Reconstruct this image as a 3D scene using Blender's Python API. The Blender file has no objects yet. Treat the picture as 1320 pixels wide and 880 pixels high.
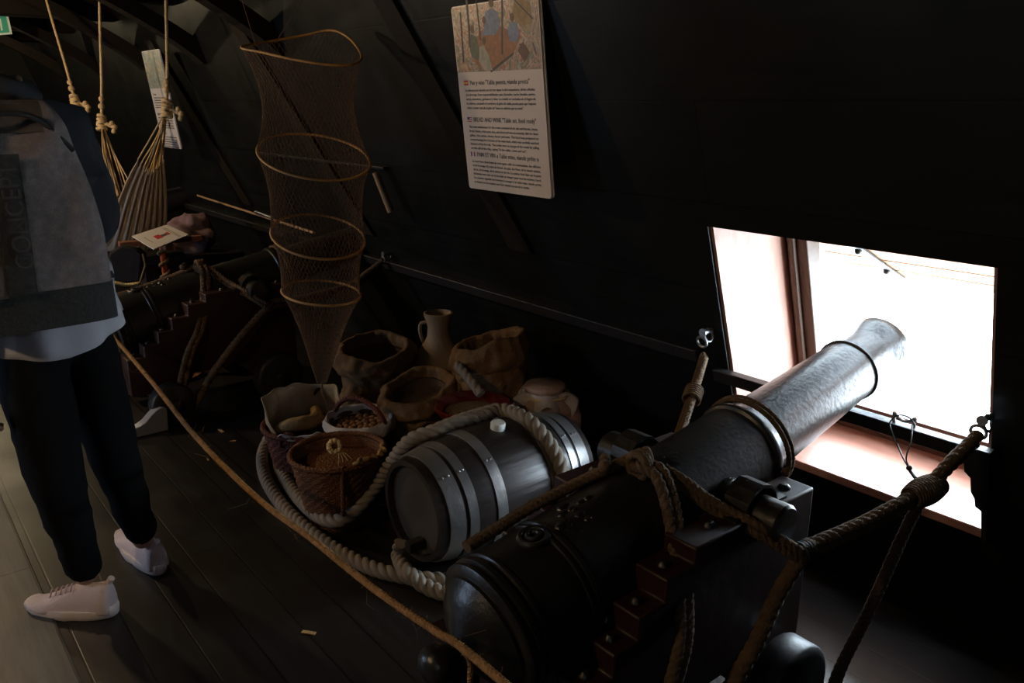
import bpy, bmesh, math, random
from mathutils import Vector, Matrix, noise, Quaternion
R = math.radians; PI = math.pi
random.seed(7)
SC = bpy.context.scene
COL = SC.collection

# ---------------------------------------------------------------- camera, world, light
CAMH = 1.5; PITCH = R(16.6); YAW = R(39.0); FPX = 1040.0
cd = bpy.data.cameras.new('camera'); cam = bpy.data.objects.new('camera', cd); COL.objects.link(cam)
cam.location = (0, 0, CAMH); cam.rotation_euler = (PI/2 - PITCH, 0, -YAW)
cd.sensor_width = 36; cd.lens = FPX/1320*36; cd.clip_start = .02
SC.camera = cam
SC.view_settings.view_transform = 'Standard'; SC.view_settings.look = 'None'
SC.view_settings.exposure = 0.0; SC.view_settings.gamma = 1; SC.view_settings.use_curve_mapping = False
SC.cycles.use_denoising = True
SC.cycles.max_bounces = 6; SC.cycles.diffuse_bounces = 4; SC.cycles.glossy_bounces = 3
SC.cycles.sample_clamp_indirect = 12.0
SC.cycles.caustics_reflective = False; SC.cycles.caustics_refractive = False

w = bpy.data.worlds.new('sky'); SC.world = w; w.use_nodes = True
bg = w.node_tree.nodes['Background']
bg.inputs[0].default_value = (.70, .86, 1.0, 1); bg.inputs[1].default_value = 44.0

def area(name, loc, target, sx, sy, power, col):
    l = bpy.data.lights.new(name, 'AREA'); l.shape = 'RECTANGLE'; l.size = sx; l.size_y = sy
    l.energy = power; l.color = col
    o = bpy.data.objects.new(name, l); COL.objects.link(o); o.location = loc
    o.rotation_euler = (Vector(target)-Vector(loc)).to_track_quat('-Z', 'Y').to_euler()
    return o
# daylight that falls through the ports and hatch of the other side of the deck
area('port_daylight', (-2.35, 4.6, 1.0), (0, 4.2, .3), .9, .8, 26, (.55, .72, 1.0))
area('hatch_daylight', (-1.6, -1.2, 2.15), (.6, 1.6, 0), .8, .8, 5, (.72, .82, 1.0))
portal = area('port_portal', (2.62, 1.13, .74), (1.0, 1.13, .74), .84, .82, 1, (1, 1, 1))
portal.data.cycles.is_portal = True

# ---------------------------------------------------------------- pixel + one known coordinate -> point
_cp, _sp, _cy, _sy = math.cos(PITCH), math.sin(PITCH), math.cos(YAW), math.sin(YAW)
def ray(u, v):
    a, b = u-660, 440-v
    up = b*_cp - FPX*_sp; fw = FPX*_cp + b*_sp
    return Vector((a*_cy + fw*_sy, fw*_cy - a*_sy, up))
def at(u, v, x=None, y=None, z=None, d=None):
    r = ray(u, v)
    if x is not None: k = x/r.x
    elif y is not None: k = y/r.y
    elif z is not None: k = (z-CAMH)/r.z
    else: k = d/FPX
    return Vector((0, 0, CAMH)) + r*k
def WX(z): return 1.93 + .335*(CAMH-z)          # inner face of the leaning hull side

# ---------------------------------------------------------------- materials
def mat(name, col, rough=.6, metal=0, bump=0, bscale=40, spec=.5, var=0, vscale=6, col2=None, stretch=None, coat=0, emit=None, estr=0, sheen=0):
    m = bpy.data.materials.new(name); m.use_nodes = True; nt = m.node_tree; N = nt.nodes; L = nt.links
    b = N['Principled BSDF']
    b.inputs['Base Color'].default_value = (*col, 1); b.inputs['Roughness'].default_value = rough
    b.inputs['Metallic'].default_value = metal; b.inputs['Specular IOR Level'].default_value = spec
    b.inputs['Coat Weight'].default_value = coat; b.inputs['Sheen Weight'].default_value = sheen
    if emit: b.inputs['Emission Color'].default_value = (*emit, 1); b.inputs['Emission Strength'].default_value = estr
    tc = N.new('ShaderNodeTexCoord'); mp = N.new('ShaderNodeMapping'); L.new(tc.outputs['Object'], mp.inputs[0])
    if stretch: mp.inputs['Scale'].default_value = stretch
    if var:
        n = N.new('ShaderNodeTexNoise'); n.inputs['Scale'].default_value = vscale; n.inputs['Detail'].default_value = 6
        L.new(mp.outputs[0], n.inputs['Vector'])
        rp = N.new('ShaderNodeValToRGB'); rp.color_ramp.elements[0].position = .32; rp.color_ramp.elements[1].position = .68
        c2 = col2 or tuple(c*(1-var) for c in col)
        rp.color_ramp.elements[0].color = (*c2, 1); rp.color_ramp.elements[1].color = (*col, 1)
        L.new(n.outputs['Fac'], rp.inputs[0]); L.new(rp.outputs[0], b.inputs['Base Color'])
    if bump:
        n2 = N.new('ShaderNodeTexNoise'); n2.inputs['Scale'].default_value = bscale; n2.inputs['Detail'].default_value = 5
        L.new(mp.outputs[0], n2.inputs['Vector'])
        bp = N.new('ShaderNodeBump'); bp.inputs['Strength'].default_value = bump; bp.inputs['Distance'].default_value = .01
        L.new(n2.outputs['Fac'], bp.inputs['Height']); L.new(bp.outputs[0], b.inputs['Normal'])
    return m

def plank_mat(name, ca, cb, gap, rough, pw, plen, rot=0, plane='XY', bump=.2, spec=.5):
    m = bpy.data.materials.new(name); m.use_nodes = True; nt = m.node_tree; N = nt.nodes; L = nt.links
    b = N['Principled BSDF']; b.inputs['Specular IOR Level'].default_value = spec
    tc = N.new('ShaderNodeTexCoord'); sep = N.new('ShaderNodeSeparateXYZ'); cmb = N.new('ShaderNodeCombineXYZ')
    L.new(tc.outputs['Object'], sep.inputs[0])
    L.new(sep.outputs['Y'], cmb.inputs['X']); L.new(sep.outputs['X' if plane == 'XY' else 'Z'], cmb.inputs['Y'])
    br = N.new('ShaderNodeTexBrick'); br.inputs['Scale'].default_value = 1; br.inputs['Mortar Size'].default_value = .0035
    br.inputs['Brick Width'].default_value = plen; br.inputs['Row Height'].default_value = pw
    br.inputs['Mortar Smooth'].default_value = .4; br.inputs['Bias'].default_value = 0
    br.inputs['Color1'].default_value = (*ca, 1); br.inputs['Color2'].default_value = (*cb, 1); br.inputs['Mortar'].default_value = (*gap, 1)
    L.new(cmb.outputs[0], br.inputs['Vector'])
    mp = N.new('ShaderNodeMapping'); mp.inputs['Scale'].default_value = (1.5, 18, 1); L.new(cmb.outputs[0], mp.inputs[0])
    n = N.new('ShaderNodeTexNoise'); n.inputs['Scale'].default_value = 2.2; n.inputs['Detail'].default_value = 7; n.inputs['Roughness'].default_value = .65
    L.new(mp.outputs[0], n.inputs['Vector'])
    mx = N.new('ShaderNodeMix'); mx.data_type = 'RGBA'; mx.blend_type = 'MULTIPLY'; mx.inputs[0].default_value = .8
    rp = N.new('ShaderNodeValToRGB'); rp.color_ramp.elements[0].color = (.45, .45, .45, 1); rp.color_ramp.elements[1].color = (1.4, 1.4, 1.4, 1)
    rp.color_ramp.elements[0].position = .3; rp.color_ramp.elements[1].position = .7
    L.new(n.outputs['Fac'], rp.inputs[0]); L.new(br.outputs['Color'], mx.inputs[6]); L.new(rp.outputs[0], mx.inputs[7])
    L.new(mx.outputs[2], b.inputs['Base Color'])
    n3 = N.new('ShaderNodeTexNoise'); n3.inputs['Scale'].default_value = 5; n3.inputs['Detail'].default_value = 5; L.new(cmb.outputs[0], n3.inputs['Vector'])
    mr = N.new('ShaderNodeMapRange'); mr.inputs['To Min'].default_value = rough-.1; mr.inputs['To Max'].default_value = rough+.18
    L.new(n3.outputs['Fac'], mr.inputs[0]); L.new(mr.outputs[0], b.inputs['Roughness'])
    ad = N.new('ShaderNodeMath'); ad.operation = 'MULTIPLY_ADD'; ad.inputs[1].default_value = .25; L.new(n.outputs['Fac'], ad.inputs[0])
    iv = N.new('ShaderNodeMath'); iv.operation = 'SUBTRACT'; iv.inputs[0].default_value = 1; L.new(br.outputs['Fac'], iv.inputs[1]); L.new(iv.outputs[0], ad.inputs[2])
    bp = N.new('ShaderNodeBump'); bp.inputs['Strength'].default_value = bump; bp.inputs['Distance'].default_value = .004
    L.new(ad.outputs[0], bp.inputs['Height']); L.new(bp.outputs[0], b.inputs['Normal'])
    return m

def weave_mat(name, col, col2, scale, bump=.6, rough=.8, vec='Object', aniso=(1, 1, 1)):
    m = bpy.data.materials.new(name); m.use_nodes = True; nt = m.node_tree; N = nt.nodes; L = nt.links
    b = N['Principled BSDF']; b.inputs['Roughness'].default_value = rough; b.inputs['Specular IOR Level'].default_value = .25
    tc = N.new('ShaderNodeTexCoord'); mp = N.new('ShaderNodeMapping'); mp.inputs['Scale'].default_value = aniso
    L.new(tc.outputs[vec], mp.inputs[0])
    vo = N.new('ShaderNodeTexVoronoi'); vo.inputs['Scale'].default_value = scale; L.new(mp.outputs[0], vo.inputs['Vector'])
    n = N.new('ShaderNodeTexNoise'); n.inputs['Scale'].default_value = scale*.12; n.inputs['Detail'].default_value = 4; L.new(tc.outputs['Object'], n.inputs['Vector'])
    ad = N.new('ShaderNodeMath'); ad.operation = 'MULTIPLY_ADD'; ad.inputs[1].default_value = .6
    L.new(vo.outputs['Distance'], ad.inputs[0]); L.new(n.outputs['Fac'], ad.inputs[2])
    rp = N.new('ShaderNodeValToRGB'); rp.color_ramp.elements[0].color = (*col, 1); rp.color_ramp.elements[1].color = (*col2, 1)
    rp.color_ramp.elements[0].position = .45; rp.color_ramp.elements[1].position = .95
    L.new(ad.outputs[0], rp.inputs[0]); L.new(rp.outputs[0], b.inputs['Base Color'])
    bp = N.new('ShaderNodeBump'); bp.inputs['Strength'].default_value = bump; bp.inputs['Distance'].default_value = .004
    L.new(vo.outputs['Distance'], bp.inputs['Height']); L.new(bp.outputs[0], b.inputs['Normal'])
    return m

M = {
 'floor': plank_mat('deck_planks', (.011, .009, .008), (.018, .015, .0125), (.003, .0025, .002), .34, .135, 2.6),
 'floor2': plank_mat('worn_grey_planks', (.070, .074, .078), (.11, .11, .10), (.006, .006, .006), .42, .24, 1.9),
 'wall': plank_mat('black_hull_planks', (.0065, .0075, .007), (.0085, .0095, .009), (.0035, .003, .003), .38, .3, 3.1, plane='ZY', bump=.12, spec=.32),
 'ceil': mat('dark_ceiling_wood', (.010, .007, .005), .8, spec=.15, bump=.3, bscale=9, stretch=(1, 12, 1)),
 'beam': mat('dark_brown_beam', (.014, .010, .007), .75, spec=.2, bump=.3, bscale=12),
 'jamb': mat('pink_brown_jamb_wood', (.50, .27, .20), .5, bump=.3, bscale=14, var=.3, vscale=5, stretch=(3, 3, 1)),
 'sill': mat('red_brown_varnished_wood', (.40, .20, .15), .28, bump=.12, bscale=10, var=.35, vscale=4, stretch=(4, 1, 4)),
 'post': mat('dark_brown_frame_wood', (.075, .038, .022), .5, bump=.2, bscale=20),
 'bar': mat('black_painted_wood', (.018, .016, .015), .5, bump=.2, bscale=30),
 'lid': mat('orange_brown_port_wood', (.52, .26, .12), .7, bump=.3, bscale=10, var=.5, vscale=5),
 'quay': mat('pale_quay_concrete', (.75, .74, .70), .8, bump=.3, bscale=4),
 'iron': mat('black_gun_iron', (.020, .019, .016), .34, bump=.12, bscale=75, var=.4, vscale=7, spec=.65),
 'gunwood': mat('dark_red_carriage_wood', (.032, .008, .005), .5, bump=.2, bscale=18, var=.4, vscale=5),
 'ironfit': mat('dark_iron_fitting', (.05, .047, .043), .35, metal=.7, bump=.2, bscale=60),
 'steel': mat('worn_steel', (.42, .43, .45), .35, metal=.9, bump=.2, bscale=60),
 'rope': mat('tarred_brown_rope', (.155, .098, .055), .85, bump=.5, bscale=160, spec=.2, var=.35, vscale=30),
 'ropegrey': mat('grey_white_rope', (.30, .25, .195), .8, bump=.15, bscale=180, spec=.25, var=.25, vscale=30),
 'coir': mat('orange_coir_rope', (.50, .27, .11), .9, bump=.6, bscale=200, spec=.15, var=.4, vscale=40),
 'hemp': mat('golden_hemp', (.78, .58, .31), .85, bump=.4, bscale=150, spec=.2, var=.3, vscale=25),
 'canvas': mat('hammock_canvas', (.82, .69, .54), .9, bump=.4, bscale=120, spec=.15, var=.2, vscale=12),
 'hoop': mat('cane_hoop', (.78, .40, .11), .45, bump=.3, bscale=90, var=.4, vscale=14),
 'net': mat('brown_twine', (.22, .12, .06), .9),
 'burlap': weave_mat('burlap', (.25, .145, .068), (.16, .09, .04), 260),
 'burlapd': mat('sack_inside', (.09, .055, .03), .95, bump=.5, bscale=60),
 'wicker': weave_mat('brown_wicker', (.25, .105, .042), (.12, .045, .018), 120, 1.0, .6, aniso=(1, 1, 2.2)),
 'wickred': weave_mat('red_wicker', (.22, .06, .035), (.10, .025, .015), 120, 1.0, .55, aniso=(1, 1, 2.2)),
 'cloth': mat('off_white_cloth', (.60, .54, .50), .9, bump=.4, bscale=70, spec=.15, var=.25, vscale=9),
 'clothtan': mat('stained_cloth', (.52, .43, .31), .9, bump=.4, bscale=50, spec=.15, var=.45, vscale=7, col2=(.33, .22, .09)),
 'nut': mat('walnut_shell', (.30, .14, .065), .7, bump=.7, bscale=70, var=.4, vscale=40),
 'bread': mat('golden_crust', (.50, .30, .11), .8, bump=.6, bscale=60, var=.4, vscale=15),
 'grain': mat('grain_heap', (.27, .16, .075), .8, bump=1, bscale=160, var=.6, vscale=120),
 'glaze': mat('red_glaze', (.11, .010, .006), .16, coat=.6, bump=.12, bscale=40),
 'clay': mat('clay', (.40, .27, .155), .75, bump=.3, bscale=60, var=.25, vscale=8),
 'claypink': mat('pale_pink_clay', (.50, .35, .28), .75, bump=.3, bscale=50, var=.25, vscale=8),
 'stave': mat('dark_barrel_oak', (.030, .021, .018), .36, bump=.08, bscale=16, var=.5, vscale=5, stretch=(1, 8, 8)),
 'head': mat('barrel_head_oak', (.085, .080, .076), .45, bump=.1, bscale=14, var=.4, vscale=4),
 'hoopiron': mat('galvanised_hoop', (.46, .45, .44), .36, metal=.85, bump=.2, bscale=30, var=.3, vscale=9),
 'plastic': mat('white_plastic', (.75, .78, .72), .5),
 'white': mat('white_board', (.86, .72, .60), .35, var=.05, vscale=3),
 'whitefar': mat('cool_white_board', (.66, .64, .66), .4),
 'edge': mat('clear_plastic_edge', (.9, .9, .88), .25),
 'ink': mat('print_ink', (.13, .105, .095), .6),
 'red': mat('print_red', (.62, .05, .05), .6), 'yellow': mat('print_yellow', (.80, .50, .05), .6),
 'blue': mat('print_blue', (.05, .08, .30), .6), 'paper': mat('print_white', (.85, .82, .78), .6),
 'card': mat('white_card', (.86, .84, .84), .5),
 'orange': mat('orange_painted_pole', (.55, .13, .04), .5), 'wood': mat('brown_stand_wood', (.26, .10, .05), .55, bump=.2, bscale=20),
 'tanwood': mat('tan_handle_wood', (.42, .25, .12), .6, bump=.2, bscale=20),
 'skin': mat('skin', (.55, .33, .24), .55), 'hair': mat('dark_hair', (.03, .02, .015), .7, bump=.6, bscale=80),
 'jeans': mat('black_trousers', (.0065, .0065, .0075), .9, bump=.4, bscale=25, spec=.1),
 'jacket': mat('navy_jacket', (.040, .043, .052), .85, bump=.5, bscale=18, spec=.2),
 'collar': mat('charcoal_hood', (.03, .032, .035), .85, bump=.4, bscale=30),
 'shirt': mat('white_shirt', (.62, .62, .68), .85, bump=.4, bscale=12),
 'shoe': mat('pinkish_white_knit', (.72, .60, .60), .75, bump=.35, bscale=220), 'sole': mat('white_foam_sole', (.80, .70, .66), .6, bump=.1, bscale=90),
 'lace': mat('pale_pink_lace', (.60, .46, .46), .8),
 'bag': weave_mat('grey_melange_fabric', (.27, .225, .215), (.17, .145, .14), 420, .3, .9),
 'bagdark': mat('charcoal_bag_fabric', (.020, .021, .021), .8, bump=.4, bscale=80),
 'bagbrown': mat('brown_grey_bag_panel', (.075, .058, .048), .85, bump=.4, bscale=60),
 'letter': mat('faded_print', (.040, .040, .040), .5),
 'leather': mat('dark_leather', (.007, .004, .0035), .9, bump=.3, bscale=25), 'brass': mat('old_brass', (.36, .26, .10), .45, metal=.8),
 'mauve': mat('mauve_cloth', (.26, .17, .18), .9, bump=.5, bscale=14),
 'green': mat('exit_sign_green', (.05, .28, .14), .5, emit=(.06, .30, .16), estr=.35), 'signwhite': mat('exit_sign_white', (.7, .7, .6), .5, emit=(.55, .6, .38), estr=.28),
 'lampmetal': mat('lamp_metal', (.08, .07, .05), .4, metal=.6), 'bulb': mat('lamp_bulb', (1, .8, .5), .4, emit=(1, .72, .38), estr=18),
 'black': mat('black_cord', (.01, .01, .01), .5),
}
# painted picture on the boards: loose colour patches
def picture_mat(name, sc, pal):
    m = bpy.data.materials.new(name); m.use_nodes = True; nt = m.node_tree; N = nt.nodes; L = nt.links
    b = N['Principled BSDF']; b.inputs['Roughness'].default_value = .35
    tc = N.new('ShaderNodeTexCoord'); n = N.new('ShaderNodeTexNoise'); n.inputs['Scale'].default_value = sc; n.inputs['Detail'].default_value = 3
    n.inputs['Distortion'].default_value = 1.2; L.new(tc.outputs['Object'], n.inputs['Vector'])
    rp = N.new('ShaderNodeValToRGB'); rp.color_ramp.interpolation = 'LINEAR'
    E = rp.color_ramp.elements; E[0].position = .28; E[0].color = (*pal[0], 1); E[1].position = .74; E[1].color = (*pal[-1], 1)
    for i, c in enumerate(pal[1:-1]): e = E.new(.34+.36*i/(len(pal)-2)); e.color = (*c, 1)
    L.new(n.outputs['Fac'], rp.inputs[0])
    n2 = N.new('ShaderNodeTexNoise'); n2.inputs['Scale'].default_value = sc*5; n2.inputs['Detail'].default_value = 6; L.new(tc.outputs['Object'], n2.inputs['Vector'])
    mx = N.new('ShaderNodeMix'); mx.data_type = 'RGBA'; mx.blend_type = 'OVERLAY'; mx.inputs[0].default_value = .75
    L.new(rp.outputs[0], mx.inputs[6]); L.new(n2.outputs['Fac'], mx.inputs[7]); L.new(mx.outputs[2], b.inputs['Base Color'])
    return m
M['pic'] = picture_mat('galley_picture', 15, [(.07, .07, .11), (.22, .11, .07), (.60, .44, .32), (.42, .15, .06), (.55, .42, .32), (.15, .17, .11), (.48, .28, .12), (.25, .30, .40)])
M['picfar'] = picture_mat('far_picture', 13, [(.12, .20, .18), (.35, .33, .26), (.5, .45, .38), (.15, .28, .30), (.42, .35, .22), (.55, .52, .45)])

# ---------------------------------------------------------------- mesh helpers
def finish(name, me, m, parent=None, smooth=None, label=None, kind=None):
    if smooth is not None:
        me.polygons.foreach_set('use_smooth', [True]*len(me.polygons))
        if smooth < 179: me.set_sharp_from_angle(angle=R(smooth))
    for x in (m if isinstance(m, (list, tuple)) else [m]): me.materials.append(x)
    o = bpy.data.objects.new(name, me); COL.objects.link(o)
    if parent: o.parent = parent; o.matrix_parent_inverse = parent.matrix_basis.inverted() if parent.matrix_basis != Matrix() else Matrix()
    if label: o['label'] = label
    if kind: o['kind'] = kind
    return o
class MB:
    def __init__(s): s.v = []; s.f = []; s.mi = []
    def add(s, vs, fs, mi=0, xf=None):
        n = len(s.v); s.v += [tuple(xf @ Vector(p)) if xf else tuple(p) for p in vs]
        s.f += [tuple(i+n for i in f) for f in fs]; s.mi += [mi]*len(fs)
    def box(s, c, d, rot=None, mi=0):
        xf = Matrix.Translation(c) @ (rot or Matrix()).to_4x4()
        x, y, z = d[0]/2, d[1]/2, d[2]/2
        vs = [(-x,-y,-z),(x,-y,-z),(x,y,-z),(-x,y,-z),(-x,-y,z),(x,-y,z),(x,y,z),(-x,y,z)]
        s.add(vs, [(0,3,2,1),(4,5,6,7),(0,1,5,4),(1,2,6,5),(2,3,7,6),(3,0,4,7)], mi, xf); return s
    def prism(s, pts, f0, f1, mi=0):          # pts 2-D, f0/f1 map a 2-D point to the two faces
        n = len(pts); vs = [f0(*p) for p in pts] + [f1(*p) for p in pts]
        fs = [tuple(range(n))[::-1], tuple(range(n, 2*n))] + [(i, (i+1) % n, n+(i+1) % n, n+i) for i in range(n)]
        s.add(vs, fs, mi); return s
    def lathe(s, prof, seg=48, xf=None, caps=True, mi=0, fn=None):   # prof: (r, h) along +Z
        vs = []; fs = []
        for j, (r, h) in enumerate(prof):
            for i in range(seg):
                a = 2*PI*i/seg; p = Vector((r*math.cos(a), r*math.sin(a), h))
                if fn: p = fn(p, a, j)
                vs.append(p)
        for j in range(len(prof)-1):
            for i in range(seg):
                a = j*seg+i; b = j*seg+(i+1) % seg; fs.append((a, b, b+seg, a+seg))
        if caps:
            fs.append(tuple(range(seg))[::-1]); fs.append(tuple((len(prof)-1)*seg+i for i in range(seg)))
        s.add(vs, fs, mi, xf); return s
    def tube(s, pts, r, seg=8, closed=False, mi=0, shape=None, caps=True):
        pts = [Vector(p) for p in pts]; n = len(pts)
        T = []
        for i in range(n):
            a = pts[(i-1) % n] if (closed or i) else pts[0]; b = pts[(i+1) % n] if (closed or i < n-1) else pts[-1]
            t = (b-a); T.append(t.normalized() if t.length > 1e-9 else Vector((0, 0, 1)))
        nrm = T[0].orthogonal().normalized(); vs = []; L = 0
        for i in range(n):
            if i:
                ax = T[i-1].cross(T[i])
                if ax.length > 1e-7: nrm = Quaternion(ax.normalized(), T[i-1].angle(T[i])) @ nrm
                L += (pts[i]-pts[i-1]).length
            nrm = (nrm - T[i]*nrm.dot(T[i])).normalized(); bn = T[i].cross(nrm)
            rr = r(i/(n-1)) if callable(r) else r
            for k in range(seg):
                a = 2*PI*k/seg; q = rr*(shape(a, L) if shape else 1)
                vs.append(pts[i] + nrm*(q*math.cos(a)) + bn*(q*math.sin(a)))
        fs = []
        for i in range(n if closed else n-1):
            for k in range(seg):
                a = i*seg+k; b = i*seg+(k+1) % seg; j = ((i+1) % n)*seg
                fs.append((a, b, j+(k+1) % seg, j+k))
        if not closed and caps: fs.append(tuple(range(seg))[::-1]); fs.append(tuple((n-1)*seg+k for k in range(seg)))
        s.add(vs, fs, mi); return s
    def ball(s, c, r, seg=12, rings=8, sc=(1, 1, 1), fn=None, mi=0, rot=None):
        vs = []; fs = []
        for j in range(1, rings):
            t = PI*j/rings
            for i in range(seg):
                a = 2*PI*i/seg; vs.append(Vector((math.sin(t)*math.cos(a), math.sin(t)*math.sin(a), math.cos(t))))
        vs += [Vector((0, 0, 1)), Vector((0, 0, -1))]
        for j in range(rings-2):
            for i in range(seg): a = j*seg+i; b = j*seg+(i+1) % seg; fs.append((a, a+seg, b+seg, b))
        T, B = len(vs)-2, len(vs)-1
        for i in range(seg): fs.append((T, i, (i+1) % seg)); o = (rings-2)*seg; fs.append((B, o+(i+1) % seg, o+i))
        rr = rot or Matrix.Identity(3); out = []
        for p in vs:
            q = Vector((p.x*r*sc[0], p.y*r*sc[1], p.z*r*sc[2])); q = rr @ q
            if fn: q = q + p*fn(p)
            out.append(q+Vector(c))
        s.add(out, fs, mi); return s
    def mesh(s, name='m'):
        me = bpy.data.meshes.new(name); me.from_pydata([tuple(v) for v in s.v], [], s.f)
        me.polygons.foreach_set('material_index', s.mi); me.update(); return me
    def build(s, name, m, parent=None, smooth=35, label=None, kind=None, bevel=0, sub=0):
        o = finish(name, s.mesh(name), m, parent, smooth, label, kind)
        if bevel: b = o.modifiers.new('b', 'BEVEL'); b.width = bevel; b.segments = 2; b.limit_method = 'ANGLE'; b.angle_limit = R(40)
        if sub: b = o.modifiers.new('s', 'SUBSURF'); b.levels = sub; b.render_levels = sub
        return o
def tag(o, label, cat, group=None, kind=None):
    o['label'] = label; o['category'] = cat
    if group: o['group'] = group
    if kind: o['kind'] = kind
    return o
def thing(name, label, cat, loc=(0, 0, 0), group=None):
    o = bpy.data.objects.new(name, None); COL.objects.link(o); o.location = loc; o.empty_display_size = .1
    o.matrix_basis = Matrix.Translation(loc)
    return tag(o, label, cat, group)
def copy_tree(o, parent=None):
    c = o.copy(); COL.objects.link(c)
    if parent: c.parent = parent; c.matrix_parent_inverse = o.matrix_parent_inverse.copy()
    for ch in [x for x in bpy.data.objects if x.parent == o and x is not c]: copy_tree(ch, c)
    return c
def struct(o): o['kind'] = 'structure'; return o
def smooth_path(P, step=.012, closed=False):
    P = [Vector(p) for p in P]; out = []; n = len(P)
    rng = range(n if closed else n-1)
    for i in rng:
        p0 = P[(i-1) % n] if (closed or i) else P[0]*2-P[1]
        p1 = P[i]; p2 = P[(i+1) % n]
        p3 = P[(i+2) % n] if (closed or i < n-2) else P[-1]*2-P[-2]
        k = max(2, int((p2-p1).length/step))
        for j in range(k):
            t = j/k
            out.append(.5*((2*p1)+(p2-p0)*t+(2*p0-5*p1+4*p2-p3)*t*t+(3*p1-p0-3*p2+p3)*t**3))
    if not closed: out.append(P[-1])
    return out
def rope(mb, P, r, pitch=None, strands=3, step=None, seg=18, closed=False, depth=.26):
    pitch = pitch or r*4.6; step = step or max(pitch/28, .0016)
    pts = smooth_path(P, step, closed)
    sh = lambda a, L: (1-depth)+depth*abs(math.cos(strands/2*(a-2*PI*L/pitch)))**.55
    return mb.tube(pts, r*1.1, seg, closed, shape=sh)
def torus(mb, c, R_, r, rot=None, seg=28, ms=8, ex=1):
    rot = rot or Matrix.Identity(3)
    pts = [Vector(c) + rot @ Vector((R_*math.cos(2*PI*i/seg), ex*R_*math.sin(2*PI*i/seg), 0)) for i in range(seg)]
    return mb.tube(pts, r, ms, closed=True)
def text_obj(body, size, name, m, parent, mtx, ext=.0003, label=None, align='LEFT', sx=1, font_spacing=1, fit=None):
    c = bpy.data.curves.new(name, 'FONT'); c.body = body; c.size = size; c.extrude = ext; c.align_x = align; c.space_line = font_spacing
    t = bpy.data.objects.new('tmp_text', c); COL.objects.link(t)
    dg = bpy.context.evaluated_depsgraph_get(); dg.update()
    me = bpy.data.meshes.new_from_object(t.evaluated_get(dg)); bpy.data.objects.remove(t); bpy.data.curves.remove(c)
    if fit: sx = fit/max(1e-6, max(v.co.x for v in me.vertices))
    me.transform(mtx @ Matrix.Diagonal((sx, 1, 1, 1)))
    me.materials.clear()
    return finish(name, me, m, parent, None, label)

# ================================================================ the setting
PY0, PY1, PZ0, PZ1 = .73, 1.57, .345, 1.125      # the open gun port
T = .40                                           # thickness of the ship's side
def wprism(mb, poly, d0, d1): return mb.prism(poly, lambda y, z: (WX(z)+d0, y, z), lambda y, z: (WX(z)+d1, y, z))
def rect(y0, y1, z0, z1): return [(y0, z0), (y1, z0), (y1, z1), (y0, z1)]
CE = 2.2
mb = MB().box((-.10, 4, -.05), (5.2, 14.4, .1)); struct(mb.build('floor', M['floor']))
mb = MB().box((-1.18, 4, .004), (2.85, 14.4, .008)); struct(mb.build('floor_walkway', M['floor2'], bevel=.003))
mb = MB()
for y0, y1 in ((-3, PY0), (PY1, 11)): wprism(mb, rect(y0, y1, 0, CE), 0, T)
wprism(mb, rect(PY0, PY1, PZ1, CE), 0, T); wprism(mb, rect(PY0, PY1, 0, PZ0-.03), 0, T)
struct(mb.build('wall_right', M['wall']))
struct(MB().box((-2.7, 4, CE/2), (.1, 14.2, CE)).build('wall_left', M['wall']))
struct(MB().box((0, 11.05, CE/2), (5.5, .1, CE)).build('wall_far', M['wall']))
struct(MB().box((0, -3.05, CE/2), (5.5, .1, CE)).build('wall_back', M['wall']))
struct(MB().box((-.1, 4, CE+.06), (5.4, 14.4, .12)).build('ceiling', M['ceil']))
for i in range(9):
    y = -1.6+1.4*i
    struct(MB().box((-.35, y, CE-.07), (4.5, .16, .14)).build('trim_beam', M['beam'], bevel=.01))
# curved knees that carry the deck beams down into the ship's side
for i, y in enumerate((4.2, 5.35, 6.6, 8.0, 9.4)):
    inn = []; out = []
    for k in range(11):
        t = k/10; z = 1.72+(CE-1.72)*t; bow = .04*math.sin(PI*t)
        x0 = WX(z)+.02; xi = WX(1.72)-.02-.85*t**1.1+bow
        inn.append((xi, z)); out.append((min(x0, xi+.13+.02*t), z+.02 if k < 10 else CE))
    mb = MB()
    for k in range(10):
        q = [inn[k], out[k], out[k+1], inn[k+1]]
        mb.prism(q, lambda x, z: (x, y-.06, z), lambda x, z: (x, y+.06, z))
    struct(mb.build('trim_knee', M['beam'], smooth=40))
# diagonal riders on the side
for (ya, za, yb, zb) in ((3.05, 1.95, 2.55, .9), (4.6, 1.9, 3.9, .8), (6.2, 1.9, 5.6, .8)):
    d = .07; mb = MB(); wprism(mb, [(ya-d, za), (ya+d, za), (yb+d, zb), (yb-d, zb)], -.022, .01)
    struct(mb.build('trim_rider', M['beam'], bevel=.003))
# stringer along the side at sill height
mb = MB(); wprism(mb, rect(PY1+.10, 10.9, .625, .675), -.045, .01); struct(mb.build('trim_stringer', M['bar'], bevel=.006))
mb = MB(); wprism(mb, rect(3.45, 5.0, 1.18, 1.197), -.035, .01); struct(mb.build('trim_shelf', M['bar'], bevel=.004))
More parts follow.
